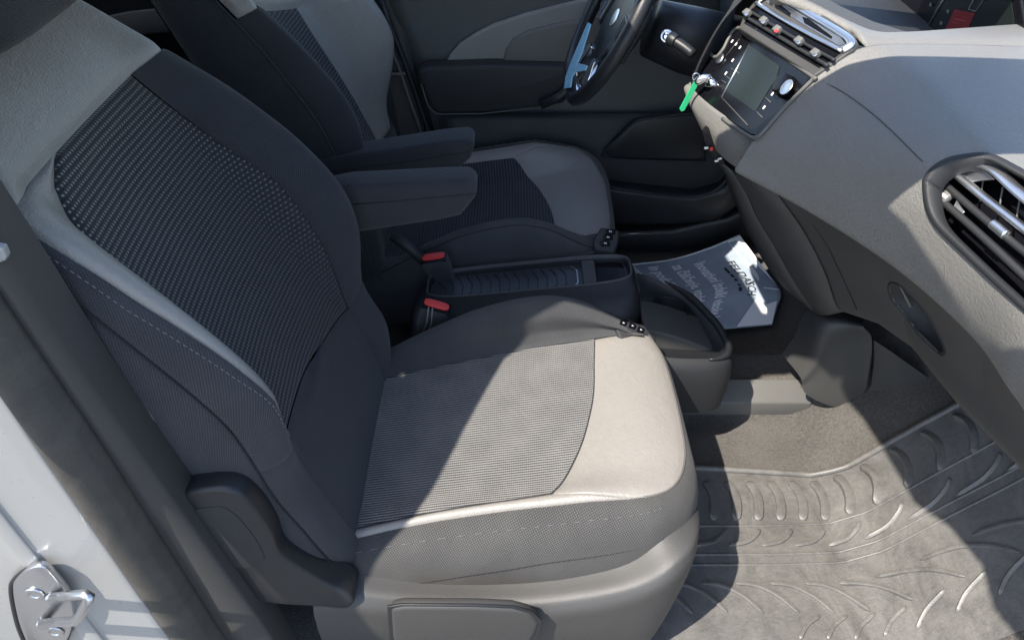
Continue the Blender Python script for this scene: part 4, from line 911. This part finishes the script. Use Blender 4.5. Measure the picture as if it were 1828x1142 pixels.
# toe space behind the paper, pedals area
tw=thing('driver_kick_panel','dark kick panel beside the driver footwell','trim',(.6,.6,.1))
fixn(grid('kick_panel',dense(np.array([[A_(.44,.66,0),A_(.46,.66,.2),A_(.44,.66,.45)],[A_(.62,.64,0),A_(.64,.64,.25),A_(.55,.62,.5)],[A_(.78,.4,.3),A_(.78,.4,.4),A_(.6,.4,.55)],[A_(.78,.1,.3),A_(.78,.1,.4),A_(.6,.1,.5)]]),20,20),M['blackm'],tw,solid=.004))

# ================================================================== PILLARS AND SHELL
FB=thing('far_door_pillar','dark trim of the far door pillar behind the driver seat','pillar',(-.65,.72,.1))
fixn(grid('pillar_trim',[[A_(x+(-.13*z),.715-.02*math.sin((x+1.0)/.6*math.pi),z) for z in np.linspace(.0,1.0,16)] for x in np.linspace(-.80,-.41,16)],M['trim'],FB,solid=.004))
tube('door_seal',[P(u,v,y=.690) for u,v in ((672,-20),(694,40),(722,110),(740,160),(765,235),(775,262))],.008,M['black'],FB,seg=10)
tube('trim_edge',[P(u,v,y=.690) for u,v in ((655,-20),(680,45),(712,120),(732,180),(760,260))],.004,M['grey'],FB,seg=8)
tube('trim_step',[P(u,v,y=.694) for u,v in ((690,132),(715,132),(732,130))],.005,M['grey'],FB,seg=8)
tube('belt_guide',[P(u,v,y=.68) for u,v in ((612,-6),(616,4),(626,6),(628,-6))],.002,M['chrome'],FB,seg=6)
prism('seat_belt',[P(u,v,y=.685) for u,v in ((560,-20),(630,-20),(700,170),(720,260),(690,260),(640,130))],(0,.004,0),M['cloth'],FB,bevel=0)
RD=thing('rear_door','dark far rear door with a grey cloth band behind the driver seat','car door',(-1.2,.74,.2))
fixn(grid('door_panel',[[A_(x,.74,z) for z in np.linspace(0,.75,6)] for x in np.linspace(-2.2,-.78,8)],M['blackm'],RD,solid=.004))
rprism('cloth_band',[(100,50),(230,22),(305,14),(330,40),(320,58),(230,66),(100,90)],.725,.012,M['doorcloth'],RD,bevel=.005)
prism('window_ledge',[A_(-2.2,.72,.735),A_(-.80,.72,.735),A_(-.80,.72,.98),A_(-2.2,.72,.98)],(0,.02,0),M['black'],RD,bevel=.004)
RB=thing('rear_bench','dark fabric rear bench behind the front seats','rear seat',(-1.3,0,.1))
box('bench_cushion',A_(-1.32,0,.22),A_(.25,0,.02),A_(0,.68,0),A_(-.01,0,.12),M['cloth'],RB,bevel=.04,smooth=True)
box('bench_back',A_(-1.68,0,.55),A_(.08,0,.03),A_(0,.68,0),A_(-.12,0,.33),M['cloth'],RB,bevel=.04,smooth=True)

NP=thing('family_car','white painted car pillar, roof and black door seal nearest the camera','car',(-.75,-.74,.1))
inn=[(-60,370),(10,472),(90,592),(165,702),(225,785),(255,828),(285,868),(318,914),(400,1027),(474,1130),(520,1205)]
xx=[(-60,425),(0,515),(92,652),(185,790),(240,877),(290,956),(302,974),(325,1010),(370,1082),(408,1142),(450,1208)]
wh=[(-60,602),(0,692),(32,740),(65,790),(120,870),(180,957),(195,978),(215,1007),(262,1076),(308,1142),(352,1205)]
iA=spl([P(u,v,y=-.690) for u,v in inn],80); iX=spl([P(u,v,y=-.700) for u,v in xx],80); iW=spl([P(u,v,y=-.722) for u,v in wh],80)
fixn(grid('inner_trim',np.array([[a+A_(.006,.05,0),a+A_(.003,.006,0),a,a*.6+b*.4+A_(0,-.004,0),b+A_(0,-.002,0),b+A_(-.004,.012,0)] for a,b in zip(iA,iX)]),M['trim'],NP))
rows=[]
for a,b in zip(iX,iW):
    rows.append([a*(1-t)+b*t+A_(0,-.030*math.sin(math.pi*t)**.8+.012*(1-t)*(t<.12),0) for t in np.linspace(0,1,22)])
fixn(grid('door_seal',np.array(rows),M['seal'],NP))
rows=[]
for i,b in enumerate(iW):
    r=[]
    for s,dy in ((0,.0),(.004,-.004),(.02,-.006),(.05,-.009),(.08,-.013),(.085,-.018),(.105,-.021),(.110,-.017),(.14,-.018),(.20,-.024),(.30,-.05),(.36,-.09)):
        r.append(b+A_(-s,dy,0))
    rows.append(spl(r,50))
fixn(grid('painted_panel',np.array(rows),M['paint'],NP))
prism('panel_tab',[P(u,v,y=-.70) for u,v in ((-20,440),(4,444),(11,460),(9,466),(-20,478))],(0,.01,0),M['paint'],NP,bevel=.002)
# striker
yS=-.752
plate=[(22,1050),(28,1034),(46,1018),(66,1011),(82,1015),(98,1032),(118,1056),(131,1086),(128,1115),(112,1150),(60,1160),(40,1130),(28,1090)]
ST=prism('striker_plate',spl([P(u,v,y=yS) for u,v in plate],50,closed=True),(0,.010,0),M['steel'],NP,bevel=.002,smooth=True)
tube('striker_gasket',spl([P(40+(u-75)*1.0+35-2,v,y=yS+.006) for u,v in plate],60,closed=True),.0035,M['black'],NP,seg=8,closed=True)
tube('striker_loop',[P(94,1066,y=-.755),P(110,1064,y=-.766),P(152,1060,y=-.797),P(160,1064,y=-.800),P(156,1074,y=-.800),P(142,1100,y=-.800),P(134,1108,y=-.798),P(110,1109,y=-.782),P(76,1112,y=-.756)],.0062,M['steel'],ST,seg=14)
for u,v in ((62,1059),(98,1126)): disc('bolt',P(u,v,y=yS-.0005),A_(0,-1,0),.0125,.003,M['steel'],ST,prof=[(.0135,0),(.0125,.0025),(.007,.003),(.006,.0012)])
for u,v in ((95,1066),(78,1112)): disc('loop_collar',P(u,v,y=yS),A_(.3,-1,0),.009,.004,M['steel'],ST,prof=[(.0105,0),(.0095,.004),(.0075,.006)])

# ================================================================== ROOF and the rest of the shell (out of frame, it casts the shade)
ZR=1.25
def slab(name,pts,mat,dz=.02,z=ZR): return prism(name,[A_(x,y,z+dz) for x,y in pts],(0,0,-dz),mat,NP,bevel=0)
edge=[(-2.3,-.66),(-.929,-.66),(-.929,-.622),(-.940,-.575),(-.931,-.545),(-.898,-.528),(-.906,-.59),(-.925,-.621),(-.926,-.66),(-.755,-.66),(-.72,-.590),(-.63,-.523),(-.53,-.485),(-.35,-.518),(-.28,-.53),(-.215,-.468)]  # edge and narrow slot shaped to let the sun patches through
slab('roof',edge+[(-.215,.57),(-2.3,.57)],M['headliner'])
hole=[(-.215,.03),(-.200,-.05),(-.190,-.08),(-.172,-.20),(-.166,-.24),(-.130,-.25),(-.100,-.268),(-.067,-.318),(.0,-.314),(.1,-.302),(.2,-.310),(.36,-.317),(.50,-.318)]
e2=[(.50,-.585),(.11,-.574),(.05,-.567),(.0,-.535),(-.06,-.530),(-.13,-.465),(-.2145,-.468)]
slab('shade_slab',[(-.2145,.03)]+hole[1:]+e2,M['headliner'])  # added slab over the windscreen top, outline cut to the shade below
slab('shade_slab',[(-.2145,.57),(-.2145,.031),(-.14,.06),(.36,.06),(.40,-.10),(.50,-.10),(.50,.14),(.15,.16),(.15,.57)],M['headliner'])  # added slab keeping sun off the driver side and the display
def sidey(z): return -ip(z,[0,.85,1.25,1.3],[.70,.70,.572,.556])
def sidepoly(name,pts,mat,th=.02): return prism(name,[A_(x,sidey(z),z) for x,z in pts],(0,th,0),mat,NP,bevel=0)
sidepoly('rear_quarter',[(-.953,.845),(-.953,1.248),(-2.3,1.248),(-2.3,.845)],M['trim'])  # solid in the window's place to hold back sun; gap feeds the patch
sidepoly('rear_quarter',[(-.885,.845),(-.885,1.15),(-.952,1.15),(-.952,.845)],M['trim'])
sidepoly('centre_pillar',[(-.748,.845),(-.712,1.0),(-.703,1.248),(-.884,1.248),(-.884,.845)],M['trim'])
sidepoly('rear_side_panel',[(-2.3,.0),(-.74,.0),(-.80,.84),(-2.3,.84)],M['trim'])
sidepoly('front_side_panel',[(.66,.0),(1.3,.0),(1.3,.80),(.66,.80)],M['trim'])
prism('tail_panel',[A_(-2.3,-.7,0),A_(-2.3,.74,0),A_(-2.3,.74,.85),A_(-2.3,-.7,.85)],(.02,0,0),M['trim'],NP,bevel=0)
prism('underfloor',[A_(-2.3,-.7,-.012),A_(1.2,-.7,-.012),A_(1.2,.74,-.012),A_(-2.3,.74,-.012)],(0,0,-.02),M['trim'],NP,bevel=0)
prism('bulkhead',[A_(1.0,-.7,.0),A_(1.0,.74,.0),A_(1.0,.74,.84),A_(1.0,-.7,.84)],(.02,0,0),M['trim'],NP,bevel=0)
prism('left_side',[A_(.9,.76,.0),A_(-2.3,.76,.0),A_(-2.3,.76,.80),A_(.9,.76,.80)],(0,.02,0),M['trim'],NP,bevel=0)
# opened front door: its unseen window frame is shaped to throw the slanting shade on the mat
od=thing('open_front_door','dark frame of the opened passenger door, shaped for the mat shade, outside the view','car door',(.7,-1.2,-.1))
re=[(-.040,-.535),(-.019,-.613),(-.009,-.703),(.003,-.847),(.041,-.906),(.061,-.991),(.045,-1.07),(.10,-1.30),(.18,-1.55)]
prism('shade_window_frame',[A_(x,y,1.262) for x,y in re]+[A_(x+.092,y,1.262) for x,y in re[::-1]],(0,0,-.03),M['trim'],od,bevel=0)
prism('frame_post',[A_(.18,-1.55,1.23),A_(.25,-1.55,1.23),A_(.80,-1.72,.70),A_(.70,-1.72,.70)],(0,-.04,0),M['trim'],od,bevel=0)
prism('door_skin',[A_(.66,-.74,-.15),A_(.66,-.74,.72),A_(.86,-1.75,.72),A_(.86,-1.75,-.15)],(.08,0,0),M['shellpaint'],od,bevel=0)
rd2=thing('rear_shade_panel','added shade panel in the place of an opened rear door, outside the view','car door',(-1.1,-1.4,-.1))
rl_=[(-.700,-.575),(-.748,-.678),(-.790,-.770),(-.826,-.857),(-.851,-.940),(-.919,-.986),(-.956,-1.049),(-1.05,-1.25),(-1.2,-1.55)]
zb_=[1.2,.97,.92,.90,.86,.6,.3,-.1,-.1]
prism('shade_sheet',[A_(x,y,1.25) for x,y in rl_]+[A_(x,y,z) for (x,y),z in zip(rl_[::-1],zb_[::-1])],(-.03,-.005,0),M['shellpaint'],rd2,bevel=0)  # added panel, top edge follows the shade line wanted on the cushion
